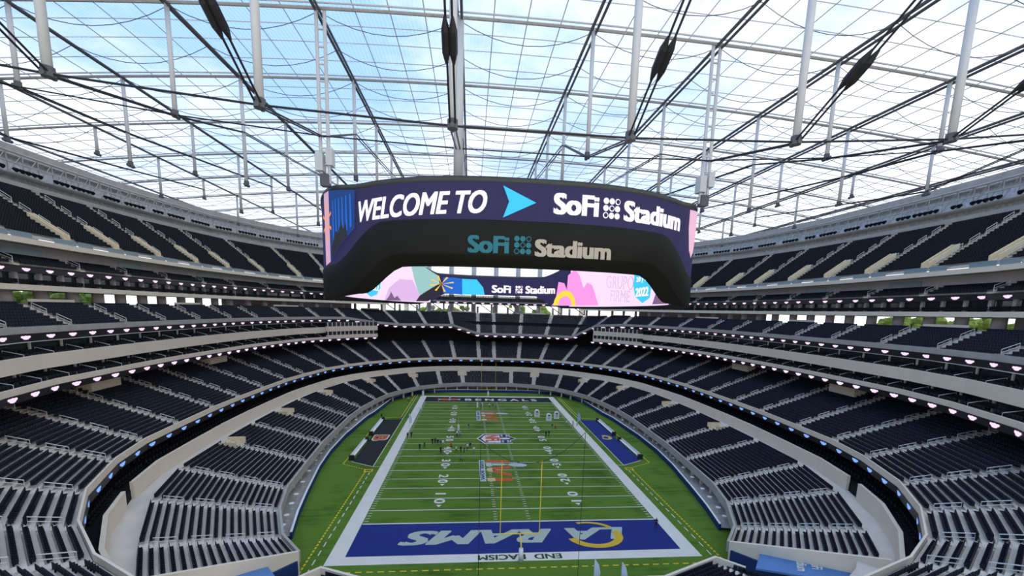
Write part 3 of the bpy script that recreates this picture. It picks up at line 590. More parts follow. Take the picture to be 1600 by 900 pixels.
for k, (x, y, _) in enumerate(TREES):
    t = tree(x, y, 26.8, 10, k); wh = 'left stand' if x < -60 else 'right stand' if x > 60 else 'far end'
    cnt_[wh] = cnt_.get(wh, 0)+1; tag(t, 'leafy green tree outside the open concourse, %s, %s counted from the near end' % (wh, ['first', 'second', 'third', 'fourth', 'fifth', 'sixth', 'seventh', 'eighth', 'ninth'][cnt_[wh]-1]) if wh != 'far end' else 'leafy green tree beyond the far gallery, %s' % ['leftmost', 'second from left', 'third from left', 'rightmost'][cnt_[wh]-1], 'tree', 'street trees')
gnd = mesh('ground', [(-600, -600, 26.8), (-125+0, -600, 26.8), (-100, 0, 26.8), (-100, 130, 26.8), (-60, 178, 26.8), (60, 178, 26.8), (100, 130, 26.8), (100, 0, 26.8), (125, -600, 26.8), (600, -600, 26.8), (600, 900, 26.8), (-600, 900, 26.8)],
           [(0, 1, 2, 11), (2, 3, 11), (3, 4, 11), (4, 5, 10, 11), (5, 6, 10), (6, 7, 10), (7, 8, 9, 10)], mat('street_pavement', (.5, .49, .46), .9, .15, .05)); tag(gnd, kind='structure')
# ================================================================ SEATS
def seat_template(detail=False):
    # local x along the row, y to the back (outward), facing -y
    mb = MB()
    mb.box(-.225, .225, .10, .17, .42, .86); mb.box(-.22, .22, -.22, .12, .36, .44)
    if detail:
        mb.box(-.26, -.225, -.18, .16, .20, .62); mb.box(.225, .26, -.18, .16, .20, .62); mb.box(-.2, .2, .085, .10, .50, .82); mb.box(-.05, .05, .02, .12, 0, .38)
    return mb
tmpl = seat_template(); TV = np.array(tmpl.V); TF = np.array(tmpl.F); keep = [k for k in range(len(TF)) if k not in (0, 6)]; TF = TF[keep]
allrows = []
for key in SEATS:
    for s_ in SEATS[key]: allrows.append((*s_, key))
camv = np.array(CAM); P_ = np.array([r[:3] for r in allrows])
d_ = P_-camv; cx = d_ @ np.array(R2); cy = d_ @ np.array(U2); cz = d_ @ np.array(F)
px = 795+659.6*cx/cz; py = 582.4-659.6*cy/cz
inview = (cz > 1) & (px > 2) & (px < 1598) & (py > 0) & (py < 896)
dist = np.where(inview, np.linalg.norm(d_, axis=1), 1e9); near = set(np.argsort(dist)[:300].tolist())
LAB = {'lower': ('lower_bowl_seats', 'rows of dark navy folding seats filling the lower bowl', navy), 'middle': ('deck_seats', 'rows of dark navy folding seats on the middle and club decks', navy),
       'club': ('suite_seats', 'dark armchairs lined up on the suite balconies', black), 'upper': ('upper_deck_seats', 'rows of black folding seats on the upper decks', black)}
for key, (nm, lab, mm) in LAB.items():
    A = np.array([r[:4] for k, r in enumerate(allrows) if r[4] == key and k not in near], float)
    # drop what the photo cannot see at all: behind the camera
    A = A[((A[:, :3]-camv) @ np.array(F)) > 0]
    c, s = np.cos(A[:, 3]), np.sin(A[:, 3]); n = len(A); sc = 1.25 if key == 'club' else 1.0
    tv = TV*sc
    X = A[:, 0, None]+c[:, None]*tv[None, :, 0]-s[:, None]*tv[None, :, 1]; Yv = A[:, 1, None]+s[:, None]*tv[None, :, 0]+c[:, None]*tv[None, :, 1]; Z = A[:, 2, None]+tv[None, :, 2]
    V = np.stack([X, Yv, Z], -1).reshape(-1, 3); Fq = (TF[None]+(np.arange(n)*len(TV))[:, None, None]).reshape(-1, 4)
    me = bpy.data.meshes.new(nm); me.vertices.add(len(V)); me.vertices.foreach_set('co', V.ravel().astype(np.float32))
    me.loops.add(Fq.size); me.loops.foreach_set('vertex_index', Fq.ravel().astype(np.int32)); me.polygons.add(len(Fq))
    me.polygons.foreach_set('loop_start', np.arange(0, Fq.size, 4, dtype=np.int32)); me.polygons.foreach_set('loop_total', np.full(len(Fq), 4, np.int32))
    me.materials.append(mm); me.update(); me.validate(); o = link(nm, me); tag(o, lab, 'seating', kind='stuff')
st = seat_template(True); me = bpy.data.meshes.new('stadium_seat'); me.from_pydata(st.V, [], st.F); me.materials.append(navy)
for k in sorted(near):
    r = allrows[k]; o = link('stadium_seat', me); o.location = r[:3]; o.rotation_euler = (0, 0, r[3])
    tag(o, 'dark navy folding seat in the nearest rows of the %s stand' % ('left' if r[0] < 0 else 'right'), 'seat', 'nearest folding seats, %s' % ('left' if r[0] < 0 else 'right'))
# aisle handrails
RM = {}
cand = []
for a, b, key in RAILS:
    v = Vector(a)-CAM; z = v.dot(F)
    if z < 1: continue
    u = 795+659.6*v.dot(R2)/z; w = 582.4-659.6*v.dot(U2)/z
    if -20 < u < 1620 and 0 < w < 920: cand.append((v.length, a, b, key))
cand.sort(key=lambda c: c[0])
def rail_geo(mb, a, b, r=.055):
    a, b = Vector(a), Vector(b); up = Vector((0, 0, 1))
    mb.tube([a, a+up*1.0, b+up*1.0, b], r, 4); mb.tube([a+up*.55, b+up*.55], r*.8, 4)
for k, (_, a, b, key) in enumerate(cand[:300]):
    mb = MB(); a0 = Vector(a); rail_geo(mb, (0, 0, 0), Vector(b)-a0); o = mb.build('handrail', rail); o.location = a0
    deck = {'t1': 'lower bowl', 't2': 'middle deck', 't3': 'club deck'}.get(key[:2], 'upper deck'); sd_ = 'left' if a0.x < -30 else 'right' if a0.x > 30 else 'far'
    tag(o, 'pale metal aisle handrail on the %s stairs, %s side' % (deck, sd_), 'handrail', 'aisle handrails, %s, %s' % (deck, sd_))
mb = MB()
for _, a, b, key in cand[300:]: rail_geo(mb, a, b)
if mb.V: o = mb.build('aisle_handrails', rail); tag(o, 'many small pale aisle handrails on the farther stairs', 'handrail', kind='stuff')
# ================================================================ ROOF
def rz(x): return 75-.0006*x*x
GX = [19.25*k-9.63 for k in range(-5, 7)]; GY = [10.1+18.2*k for k in range(-3, 11)]
GX = sorted(set([-x for x in GX if x < 0] + [x for x in GX if x < 0])); GX = [x for x in GX if abs(x) < 110]
ceil = empty('ceiling'); tag(ceil, 'translucent film roof on a steel cable grid', kind='structure')
X0, X1 = -112, 112; GXX = [X0]+GX+[X1]
for i in range(len(GXX)-1):
    for j in range(len(GY)-1):
        x0, x1, y0, y1 = GXX[i], GXX[i+1], GY[j], GY[j+1]; V = []; Fc = []; n = 4
        for a in range(n+1):
            for b in range(n+1):
                u, v = a/n, b/n; x = lerp(x0, x1, u); V.append((x, lerp(y0, y1, v), rz(x)+.5+.9*math.sin(math.pi*u)*math.sin(math.pi*v)))
        for a in range(n):
            for b in range(n): Fc.append((a*(n+1)+b, (a+1)*(n+1)+b, (a+1)*(n+1)+b+1, a*(n+1)+b+1))
        mesh('film_panel', V, Fc, etfe, ceil, smooth=True)
for x in GX:
    mb = MB(); mb.tube([(x-.3, GY[0], rz(x)), (x-.3, GY[-1], rz(x))], .24, 6); mb.tube([(x+.35, GY[0], rz(x)-.3), (x+.35, GY[-1], rz(x)-.3)], .2, 6); mb.build('long_beam', steel, ceil)
xs = np.linspace(X0, X1, 30)
for y in GY:
    mb = MB(); mb.tube([(x, y, rz(x)+.1) for x in xs], .22, 6); mb.build('cross_beam', steelm, ceil)
    mb = MB(); mb.tube([(x, y-.8, rz(x)+.3) for x in xs], .12, 6); mb.build('cross_rail', steelw, ceil)
for j in range(len(GY)-1):
    for q in (1, 2, 3):
        y = lerp(GY[j], GY[j+1], q/4); mb = MB(); mb.tube([(x, y, rz(x)+.75*math.sin(math.pi*q/4)+.2) for x in xs], .075, 4); mb.build('purlin', steelw, ceil)
for i in range(len(GXX)-1):
    for q in (1, 2, 3):
        x = lerp(GXX[i], GXX[i+1], q/4); mb = MB(); mb.tube([(x, y, rz(x)+.4) for y in (GY[0], GY[-1])], .07, 4); mb.build('stringer', steelm, ceil)
# drooping stay cables between long beams
for j in range(len(GY)-1):
    for q in (0.02, .5):
        y = lerp(GY[j], GY[j+1], q); mb = MB()
        for i in range(len(GX)-1):
            mb.tube([(lerp(GX[i], GX[i+1], t), y, rz(lerp(GX[i], GX[i+1], t))-.1-2.6*4*t*(1-t)) for t in np.linspace(0, 1, 9)], .055, 4)
        mb.build('stay_cable', steel, ceil)
# flying struts and lower cables
def lz(x, y): return 53.7+.0010*x*x + .0006*(y-45)**2*0
k = 0
for j, y in enumerate(GY[2:9]):
    for x in GX:
        if abs(x) > 90: continue
        if 20 < abs(x) < 35 and j in (1, 6): continue
        zl = lz(x, y)+ (4 if j % 2 else 0)
        if abs(x) < 40 and 2 < y < 108 and abs(x) > 0: zl = max(zl, 58)
        r = .42 if j == 0 else .3
        if j == 1 and -12 < x < 0: r, zl = .68, 51.6
        root = empty('roof_strut', (x, y, zl))
        o = MB(); o.tube([(0, 0, 0), (0, 0, rz(x)-zl)], r, 10); o.build('tube', steelw, root, True)
        o = MB(); o.tube([(0, 0, -.5), (0, 0, .4)], r*1.35, 10); o.tube([(0, -.7, -.3), (0, .7, -.3)], .28, 6); o.build('foot_clamp', steel, root)
        rw = ['nearest', 'second', 'third', 'fourth', 'fifth', 'sixth', 'seventh'][j]; si = 'left of' if x < 0 else 'right of'
        nth = ['first', 'second', 'third', 'fourth', 'fifth'][int(abs(x)//19.25)]; tag(root, 'white roof strut, %s cross row, %s %s centre' % (rw, nth, si), 'strut', 'white roof struts')
for x in GX:
    if abs(x) > 90: continue
    root = empty('lower_cable'); mb = MB()
    for dx in (-.28, .28):
        pts = [(x+dx, -44, rz(x)-1), (x+dx, GY[2], lz(x, GY[2])-.3)] + ([(x+dx, GY[3], max(58, lz(x, GY[3])+4)-.3 if abs(x) < 40 else lz(x, GY[3])+3.7)]) + [(x+dx, GY[4+q], (rz(x)-9+2*q)) for q in range(4)]
        mb.tube(pts, .11, 5)
    mb.build('wire', cable, root)
    p0, p1 = Vector((x, -44, rz(x)-1)), Vector((x, GY[2], lz(x, GY[2])-.3))
    o = MB(); c = p0.lerp(p1, .80); dd = (p1-p0).normalized()
    for dx in (-.32, .32): o.tube([c-dd*1.9+Vector((dx, 0, 0)), c-dd*.9+Vector((dx, 0, 0)), c+dd*.9+Vector((dx, 0, 0)), c+dd*1.9+Vector((dx, 0, 0))], [.12, .38, .38, .12], 7)
    o.build('socket', cable, root)
    tag(root, 'paired black steel cable with sockets, %s' % ('%d%s from centre, %s' % (1+int(abs(x)//19.25), ['st', 'nd', 'rd', 'th', 'th', 'th'][int(abs(x)//19.25)], 'left' if x < 0 else 'right')), 'cable')
mb = MB(); mb.tube([(x, GY[2]+.0, lz(x, 0)-.2) for x in GX if abs(x) < 90], .12, 5); o = mb.build('cross_cable', cable); tag(o, 'black cross cable linking the nearest strut feet', 'cable')
mb = MB(); mb.tube([(x, GY[2]+18.2, max(lz(x, 0)+4, 58 if abs(x) < 40 else 0)-.2) for x in GX if abs(x) < 90], .10, 5); o = mb.build('cross_cable', cable); tag(o, 'black cross cable linking the second row strut feet', 'cable')
# ================================================================ VIDEO BOARD
BA, BB, BN, BY = 37.0, 56.0, 2.6, 54.9
def bcurve(a, b, N=240):
    out = []
    for k in range(N):
        t = 2*math.pi*k/N; c, s = math.cos(t), math.sin(t)
        out.append((a*math.copysign(abs(c)**(2/BN), c), BY+b*math.copysign(abs(s)**(2/BN), s)))
    return out
def resample(C, N):
    P = [Vector(p) for p in C]+[Vector(C[0])]; Ls = [0]
    for k in range(len(P)-1): Ls.append(Ls[-1]+(P[k+1]-P[k]).length)
    tot = Ls[-1]; out = []; k = 0
    for q in range(N):
        s = tot*q/N
        while Ls[k+1] < s: k += 1
        out.append(tuple(P[k].lerp(P[k+1], (s-Ls[k])/max(1e-9, Ls[k+1]-Ls[k]))))
    return out, tot
NB_ = 200
OUT, LO = resample(bcurve(BA, BB, 2000), NB_); INN, LI = resample(bcurve(BA-2.6, BB-2.6, 2000), NB_)
def o_bot(u): return 41.4-5.5*ss((u-17)/10)
def o_scr(u): return 45.7-4.9*ss((u-19)/9)
def o_top(u, y=0): return 50.9+1.3*ss((u-22)/8) - (3.2*(1-ss((u-20)/10)) if y > BY else 0)
def i_bot(u): return 40.2-3.7*ss((u-16.5)/7)
def i_top(u): return 46.9+4.2*ss((u-18)/12)
board = empty('video_board', (0, BY, 0)); tag(board, 'huge oval double-sided video board hanging above the field', 'video board')
def bpart(name, rows_, mats, smooth=True):   # rows_: list of polylines (closed), strip between successive
    mb = MB(); n = len(rows_[0]); b = 0
    for r in rows_: mb.V += [(x, y-BY, z) for x, y, z in r]
    for q in range(len(rows_)-1):
        for k in range(n): mb.F.append((q*n+k, q*n+(k+1) % n, (q+1)*n+(k+1) % n, (q+1)*n+k)); mb.I.append(0)
    return mb.build(name, mats, board, smooth)
OU = [abs(p[0]) for p in OUT]; IU = [abs(p[0]) for p in INN]
scr_navy = mat('screen_navy', (.026, .023, .090), emit=.75, spec=.05)
outer_scr = bpart('outer_screen', [[(*p, o_scr(u)+.05) for p, u in zip(OUT, OU)], [(*p, o_top(u, p[1])-.55) for p, u in zip(OUT, OU)]], scr_navy)
OUT2, _ = resample(bcurve(BA+.15, BB+.15, 2000), NB_)
lower_sh = bpart('lower_shell', [[(*p, i_bot(u2)) for p, u2 in zip(INN, IU)], [(*p, o_bot(u)) for p, u in zip(OUT, OU)], [(*p, o_bot(u)+.25) for p, u in zip(OUT2, OU)], [(*p, o_scr(u)-.2) for p, u in zip(OUT2, OU)], [(*p, o_scr(u)+.1) for p, u in zip(OUT, OU)]], shell)
bpart('top_rim', [[(*p, o_top(u, p[1])-.6) for p, u in zip(OUT, OU)], [(*p, o_top(u, p[1])-.5) for p, u in zip(OUT2, OU)], [(*p, o_top(u, p[1])) for p, u in zip(OUT2, OU)], [(*p, i_top(u2)+.3) for p, u2 in zip(INN, IU)], [(*p, i_top(u2)) for p, u2 in zip(INN, IU)]], mat('board_rim', (.07, .068, .06), .6, .2, .4))
inner_scr = bpart('inner_screen', [[(*p, i_top(u)) for p, u in zip(INN, IU)], [(*p, i_bot(u)) for p, u in zip(INN, IU)]], scr_navy)
def arc_table(C, s_from_far):
    P = [Vector(p) for p in C]
    key = (lambda p: math.atan2(p.x, p.y-BY)) if s_from_far else (lambda p: math.atan2(p.x, -(p.y-BY)))
    P.sort(key=key); Ls = [0.]
    for k in range(1, len(P)): Ls.append(Ls[-1]+(P[k]-P[k-1]).length)
    z0 = np.interp(0, [p.x for p in P if (p.y > BY) == s_from_far], [l for p, l in zip(P, Ls) if (p.y > BY) == s_from_far])
    return np.array(Ls)-z0, np.array([tuple(p) for p in P])
TABO = arc_table(bcurve(BA+.15, BB+.15, 4000), False); TABI = arc_table(bcurve(BA-2.6, BB-2.6, 4000), True)
def on_board(s, z, face, off):
    Ls, P = TABO if face == 'o' else TABI
    x = np.interp(s, Ls, P[:, 0]); y = np.interp(s, Ls, P[:, 1]); x2 = np.interp(s+.2, Ls, P[:, 0]); y2 = np.interp(s+.2, Ls, P[:, 1])
    e = Vector((x2-x, y2-y)).normalized(); n = Vector((e.y, -e.x))     # towards the viewer of that face
    return (x+n.x*off, y+n.y*off-BY, z)
def clip(poly, a, sign):
    out = []
    for k in range(len(poly)):
        p, q = poly[k], poly[(k+1) % len(poly)]; dp, dq = sign*(p[0]-a), sign*(q[0]-a)
        if dp >= 0: out.append(p)
        if dp*dq < 0: t = dp/(dp-dq); out.append((a, p[1]+(q[1]-p[1])*t))
    return out
def art(name, polys, m_, face, layer=0, ds=1.0):
    mb = MB(); off = .06+.03*layer
    for ip, poly in enumerate(polys):
        off = .06+.06*layer+(.006*(ip*5//len(polys)) if len(polys) > 30 else 0)
        lo, hi = min(p[0] for p in poly), max(p[0] for p in poly)
        a = math.floor(lo/ds)*ds
        while a < hi:
            c = clip(clip(poly, a, 1), a+ds, -1) if hi-lo > ds*.5 else (poly if a == math.floor(lo/ds)*ds else [])
            if len(c) >= 3: mb.add([on_board(s_, z_, face, off) for s_, z_ in c], [tuple(range(len(c)))])
            a += ds
    return mb.build(name, m_, inner_scr if face == 'i' else lower_sh if (name == 'shell_letters' or m_ in (tealm, shell)) else outer_scr)
def art_text(name, body, s0, z0, w, h, m_, face, layer=1, bold=.03, shear=0., tilt=0.):
    V, Fc = fit_text(body, w, h, bold, shear); return art(name, [[(s0+V[i][0], z0+V[i][1]+tilt*V[i][0]) for i in f] for f in Fc], m_, face, layer)
tealm = mat('letter_teal', (.02, .17, .20), .5)
def em(n, r, g, b, k=1.0): return mat('screen_'+n, tuple((c/255/12.92 if c <= 10 else ((c/255+.055)/1.055)**2.4) for c in (r, g, b)), emit=k*.9, spec=.05)
eW = em('white', 250, 240, 252); eC = em('cyan', 60, 195, 255); eP = em('pale_pink', 240, 214, 246); eT = em('teal', 150, 192, 190); eG = em('gold', 250, 200, 70); eO = em('orange', 250, 150, 50)
eB = em('blue', 30, 100, 200); eDB = em('deep_blue', 25, 60, 120); eK = em('dark', 40, 38, 48); ePk = em('pink', 242, 150, 222); eL = em('lilac', 214, 178, 222); eY = em('yellow', 255, 214, 60); eGr = em('grey_line', 150, 135, 150)
def dots(s0, z0, w, h, face, m_, layer=1, hollow=((2, 0), (1, 1), (0, 2))):
    P = []; Q = []; r = w/6.4
    for i in range(3):
        for j in range(3):
            cx, cz = s0+(i-1)*w/3, z0-(j-1)*h/3; ring = [(cx+r*math.cos(2*math.pi*k/14), cz+r*math.sin(2*math.pi*k/14)) for k in range(14)]
            P.append(ring)
            if (i, j) in hollow: Q.append([(cx+.68*(x-cx), cz+.68*(y-cz)) for x, y in ring])
    art('logo_dots', P, m_, face, layer, 50); return Q
# near outer face
art_text('welcome_letters', 'WELCOME TO', -14.9, 47.55, 18.6, 2.75, eW, 'o', 1, .035, .28, .035)
art('arrow_mark', [[(-3.67, 49.85), (.5, 48.0), (-2.9, 47.99)], [(-3.62, 46.05), (-2.9, 47.99), (.5, 48.0)]], eC, 'o', 1)
art_text('name_letters', 'SoFi', 5.7, 48.05, 6.0, 2.6, eW, 'o', 1, .05)
h_ = dots(10.5, 47.97, 2.5, 2.65, 'o', eW); art('logo_holes', h_, scr_navy, 'o', 2, 50)
art_text('name_letters', 'Stadium', 18.1, 47.9, 11.6, 2.6, eW, 'o', 1, .05)
art('end_panel', [[(-33.5, 41.2), (-25.2, 45.2), (-25.0, 50.2), (-33.5, 51.5)]], eDB, 'o', 1)
for k in range(6): art('end_stripe', [[(-31.8+k*1.1, 43.6+.35*k), (-31.3+k*1.1, 43.8+.35*k), (-31.4+k*1.1, 49.8), (-31.7+k*1.1, 49.8)]], eB, 'o', 2)
art('end_skyline', [[(-32.5, 41.6), (-27.0, 44.3), (-27.2, 46.2), (-28.0, 45.4), (-28.6, 46.6), (-29.6, 45.0), (-30.6, 45.4), (-32.4, 43.0)]], eK, 'o', 3)
art('end_panel', [[(-36.5, 40.8), (-33.5, 41.2), (-33.5, 51.5), (-36.5, 51.6)]], em('lavender', 200, 160, 190), 'o', 1)
art('starburst', [[(-34.6+.1, 47.1), (-34.6+1.9*math.cos(a)*1.3, 47.1+3.0*math.sin(a)), (-34.6+1.9*math.cos(a+.16)*1.3, 47.1+3.0*math.sin(a+.16))] for a in np.arange(.3, 6.3, .785)], eO, 'o', 3)
art('end_arch', [[(27.4, 50.3), (27.5, 47.6), (28.6, 44.6), (30.2, 43.6), (31.8, 44.6), (33.2, 47.5), (33.5, 51.2)]], em('rose', 226, 180, 205), 'o', 1)
# raised letters on the dark shell
beigem = mat('letter_beige', (.48, .42, .31), .5)
art_text('shell_letters', 'SoFi', -5.35, 42.75, 5.2, 2.15, tealm, 'o', 3, .05)
h_ = dots(-1.05, 42.8, 2.25, 2.3, 'o', tealm, 3); art('logo_holes', h_, shell, 'o', 4, 50)
art_text('shell_letters', 'Stadium', 5.6, 42.55, 10.2, 2.15, beigem, 'o', 3, .05)
# inner face
def below(s): return [(s, 36.0)]
def band_poly(s0, s1, n=24):   # full-height piece of the inner face between two arc positions
    Ls, P = TABI; T = []; Bq = []
    for k in range(n+1):
        s_ = lerp(s0, s1, k/n); u = abs(np.interp(s_, Ls, P[:, 0])); T.append((s_, i_top(u)-.1)); Bq.append((s_, i_bot(u)+.1))
    return [[Bq[k], Bq[k+1], T[k+1], T[k]] for k in range(n)]
art('pale_panel', band_poly(-95, -24, 71), eP, 'i', 0, 1)
art('teal_panel', [[(-34.1, 49.4), (-27, 49.2), (-20.4, 46.4), (-20.1, 43.6), (-29.3, 38.9), (-31.7, 43.5)]], eT, 'i', 1)
art('mountain_panel', [[(-20.1, 43.6), (-18.5, 40.5), (-25.2, 37.1), (-31.3, 36.9), (-29.3, 38.9)]], eK, 'i', 2)
art('arch_panel', [[(-53, 36.6), (-49, 40.4), (-41, 43.7), (-33, 44.0), (-29.0, 39.2), (-31, 36.9)]], eL, 'i', 1)
art('skyline_panel', [[(-52, 36.6), (-49, 38.0), (-47.6, 39.4), (-45, 37.6), (-42.8, 38.3), (-40.2, 36.8)]], em('plum', 120, 90, 125), 'i', 2)
art('date_blob', [[(-70.5, 38.0), (-69.0, 41.5), (-67.4, 43), (-63, 43.6), (-59.5, 44.9), (-57.2, 44.9), (-56.2, 42), (-56.5, 40), (-60, 38.0), (-66, 37.2)]], eC, 'i', 1)
art_text('date_letters', '2022', -62.6, 40.0, 9.0, 1.9, eW, 'i', 2, .04); art_text('date_letters', '29', -60.0, 42.9, 4.5, 1.5, eW, 'i', 2, .04)
art('blue_panel', [[(-18.5, 40.5), (-10.8, 40.0), (-10.2, 45.9), (-14, 46.2), (-18.4, 46.0)]], eB, 'i', 1)
art('cyan_panel', [[(-11.0, 45.9), (-5.4, 45.9), (-2.9, 43), (-2.3, 40.3), (-10.9, 40.1)]], eC, 'i', 2)
art('starburst', [[(-19.3, 43.6), (-19.3+5.2*math.cos(a), 43.6+2.9*math.sin(a)), (-19.3+5.2*math.cos(a+.17), 43.6+2.9*math.sin(a+.17))] for a in np.arange(.2, 6.4, .785)], eG, 'i', 3)
art_text('name_letters', 'SoFi', 4.1, 42.6, 7.4, 2.9, eW, 'i', 2, .05); h_ = dots(10.9, 42.6, 2.9, 2.9, 'i', eW, 2); art('logo_holes', h_, scr_navy, 'i', 3, 50)
art_text('name_letters', 'Stadium', 19.6, 42.6, 12.4, 2.9, eW, 'i', 2, .05)
art('pale_panel', band_poly(33, 104, 71), eP, 'i', 0, 1)
art('pink_panel', [[(24.5, 36.9), (26.1, 38.6), (27.2, 45.4), (30, 44.9), (31.4, 42.6), (31.7, 47.5), (35.2, 49.6), (37.9, 47.2), (40.6, 42.8), (42.7, 44.6), (46, 43.6), (51, 37.0)]], ePk, 'i', 1)
art('arc_panel', [[(30.9+5.6*math.cos(a), 36.9+5.3*math.sin(a)), (30.9+5.6*math.cos(a+.22), 36.9+5.3*math.sin(a+.22)), (30.9+3.5*math.cos(a+.22), 36.9+3.4*math.sin(a+.22)), (30.9+3.5*math.cos(a), 36.9+3.4*math.sin(a))] for a in np.arange(0, math.pi-.1, .224)], eY, 'i', 2)
art_text('welcome_letters', 'BIENVENIDO', 64.6, 47.0, 17.5, 1.0, eGr, 'i', 1, .0, 0, -.09)
art_text('band_letters', 'GRUPO', 65.8, 43.3, 20.5, 3.5, eGr, 'i', 1, .0, 0, -.085); art_text('band_letters', 'FIRME', 66.6, 39.5, 14.5, 2.9, eGr, 'i', 1, .0, 0, -.05)
art_text('band_letters', 'GRUPO', 65.8, 43.3, 20.2, 3.3, eP, 'i', 2, -.015, 0, -.085); art_text('band_letters', 'FIRME', 66.6, 39.5, 14.2, 2.7, eP, 'i', 2, -.015, 0, -.05)
art('date_blob', [[(76.5, 45.8), (82, 46.2), (87.6, 45.2), (88.6, 41), (88, 38.4), (83, 37.3), (77.8, 39.0), (76, 42)]], eC, 'i', 1)
art_text('date_letters', '28 y 29', 82.3, 43.0, 8.6, 1.6, eW, 'i', 2, .03); art_text('date_letters', '2022', 82.5, 40.0, 9.0, 2.2, eW, 'i', 2, .05); art_text('date_letters', 'MAYO', 82.2, 45.0, 7.0, 1.1, eW, 'i', 2, .03)
art('mountain_panel', [[(90.2, 36.9), (93, 40.2), (96.2, 42.8), (99, 41.4), (102.5, 41.0), (103, 36.8)]], em('plum', 120, 90, 125), 'i', 2)
# hangers that carry the board
for k, (x, y) in enumerate(((-28.6, 10.4), (28.6, 10.4), (-28.6, 99.4), (28.6, 99.4))):
    root = empty('board_hanger', (x, y, 52.0)); H = rz(x)-52
    for dx in (-.55, .55):
        o = MB(); o.tube([(dx, 0, 0), (dx, 0, H)], .26, 8); o.build('hanger_tube', steelw, root)
    o = MB()
    for q in range(9): o.box(-.5, .5, -.1, .1, 2.5+q*2.2, 2.7+q*2.2)
    o.build('tie_plates', steelw, root)
    o = MB(); o.box(-1.1, -.1, -.8, .8, 1.6, 4.0); o.box(.3, 1.2, -.7, .7, 2.4, 4.6); o.build('winch_box', steelw, root)
    o = MB(); o.box(-.6, .6, -.6, .6, -.4, 1.2); o.build('bracket', steel, root)
    tag(root, 'twin tube hanger with grey winch boxes carrying the board, %s' % ('near left corner', 'near right corner', 'far left corner', 'far right corner')[k], 'hanger')
# ================================================================ THINGS ON THE FIELD
def goalpost(y, sgn, label):
    root = empty('goalpost', (0, y, 0)); tag(root, label, 'goalpost')
    o = MB(); o.tube([(-2.82, 0, 3.05), (2.82, 0, 3.05)], .09, 8); o.build('crossbar', yellow, root)
    for sx in (-1, 1):
        o = MB(); o.tube([(sx*2.82, 0, 3.0), (sx*2.82, 0, 13.4)], .06, 8); up_ = o.build('upright', yellow, root)
        o = MB(); o.box(sx*2.82-.05, sx*2.82+.05, -.02, .02, 13.2, 14.0); o.build('wind_ribbon', mat('ribbon_orange', (.8, .3, .03), .7), up_)
    o = MB(); o.tube([(0, sgn*2.0, 1.8), (0, sgn*2.0, 2.2), (0, sgn*1.6, 2.8), (0, sgn*.8, 3.05), (0, 0, 3.05)], .1, 8); o.build('gooseneck', yellow, root, True)
    o = MB(); o.tube([(0, sgn*2.0, 0), (0, sgn*2.0, 1.95)], [.36, .3], 12); o.build('base_pad', padw, root, True)
goalpost(-.1, -1, 'yellow goalpost with padded base in front of the blue end zone'); goalpost(L+.1, 1, 'distant yellow goalpost behind the black end zone')
# benches
for sx, c in ((-1, 'black painted'), (1, 'blue painted')):
    for y0, y1, w in ((38.5, 53.0, 'nearer'), (57.5, 73.5, 'farther')):
        root = empty('team_bench', (sx*33.9, y0, 0)); ln = y1-y0
        tag(root, 'long white team bench, %s one beside the %s area' % (w, c), 'bench')
        o = MB(); o.box(-.35, .25, 0, ln, .40, .48); o.build('seat_board', padw, root)
        o = MB(); o.box(.22, .32, 0, ln, .48, 1.05) if sx > 0 else o.box(-.45, -.35, 0, ln, .48, 1.05); o.build('backrest', padw, root)
        for e in (-.15, ln-.55):
            o = MB(); o.box(-.55, .5, e, e+.7, 0, 1.1); o.build('end_case', cable, root)
# pop-up arches
for k, (x, y) in enumerate(((14.9, 79.0), (18.0, 74.1), (21.0, 76.6))):
    root = empty('inflatable_arch', (x, y, 0)); o = MB(); pr_ = [(-.85, 0), (.85, 0), (.85, 1.6)]+[(.85*math.cos(a), 1.6+.85*math.sin(a)) for a in np.linspace(.2, math.pi-.2, 9)]+[(-.85, 1.6)]
    n = len(pr_); o.add([(px_, -.35, pz) for px_, pz in pr_]+[(px_, .35, pz) for px_, pz in pr_], [tuple(range(n)), tuple(range(2*n-1, n-1, -1))]+[(q, n+q, n+(q+1) % n, (q+1) % n) for q in range(n)])
    o.build('body', padw, root)
    o = MB(); o.add([(-.45+.0, -.37, 1.5), (.45, -.37, 1.5), (.3, -.37, 1.95), (-.3, -.37, 1.95)], [(0, 1, 2, 3)]); o.build('dark_print', fnavy, root)
    o = MB(); [o.add([(-.5, -.37, 1.25-.3*q), (.5, -.37, 1.25-.3*q), (.5, -.37, 1.12-.3*q), (-.5, -.37, 1.12-.3*q)], [(0, 1, 2, 3)]) for q in range(3)]; o.build('line_print', mat('print_mauve', (.35, .25, .35), .8), root)
    tag(root, 'white arch-topped inflatable on the turf, %s of the three' % ('leftmost', 'nearest', 'rightmost')[k], 'inflatable')
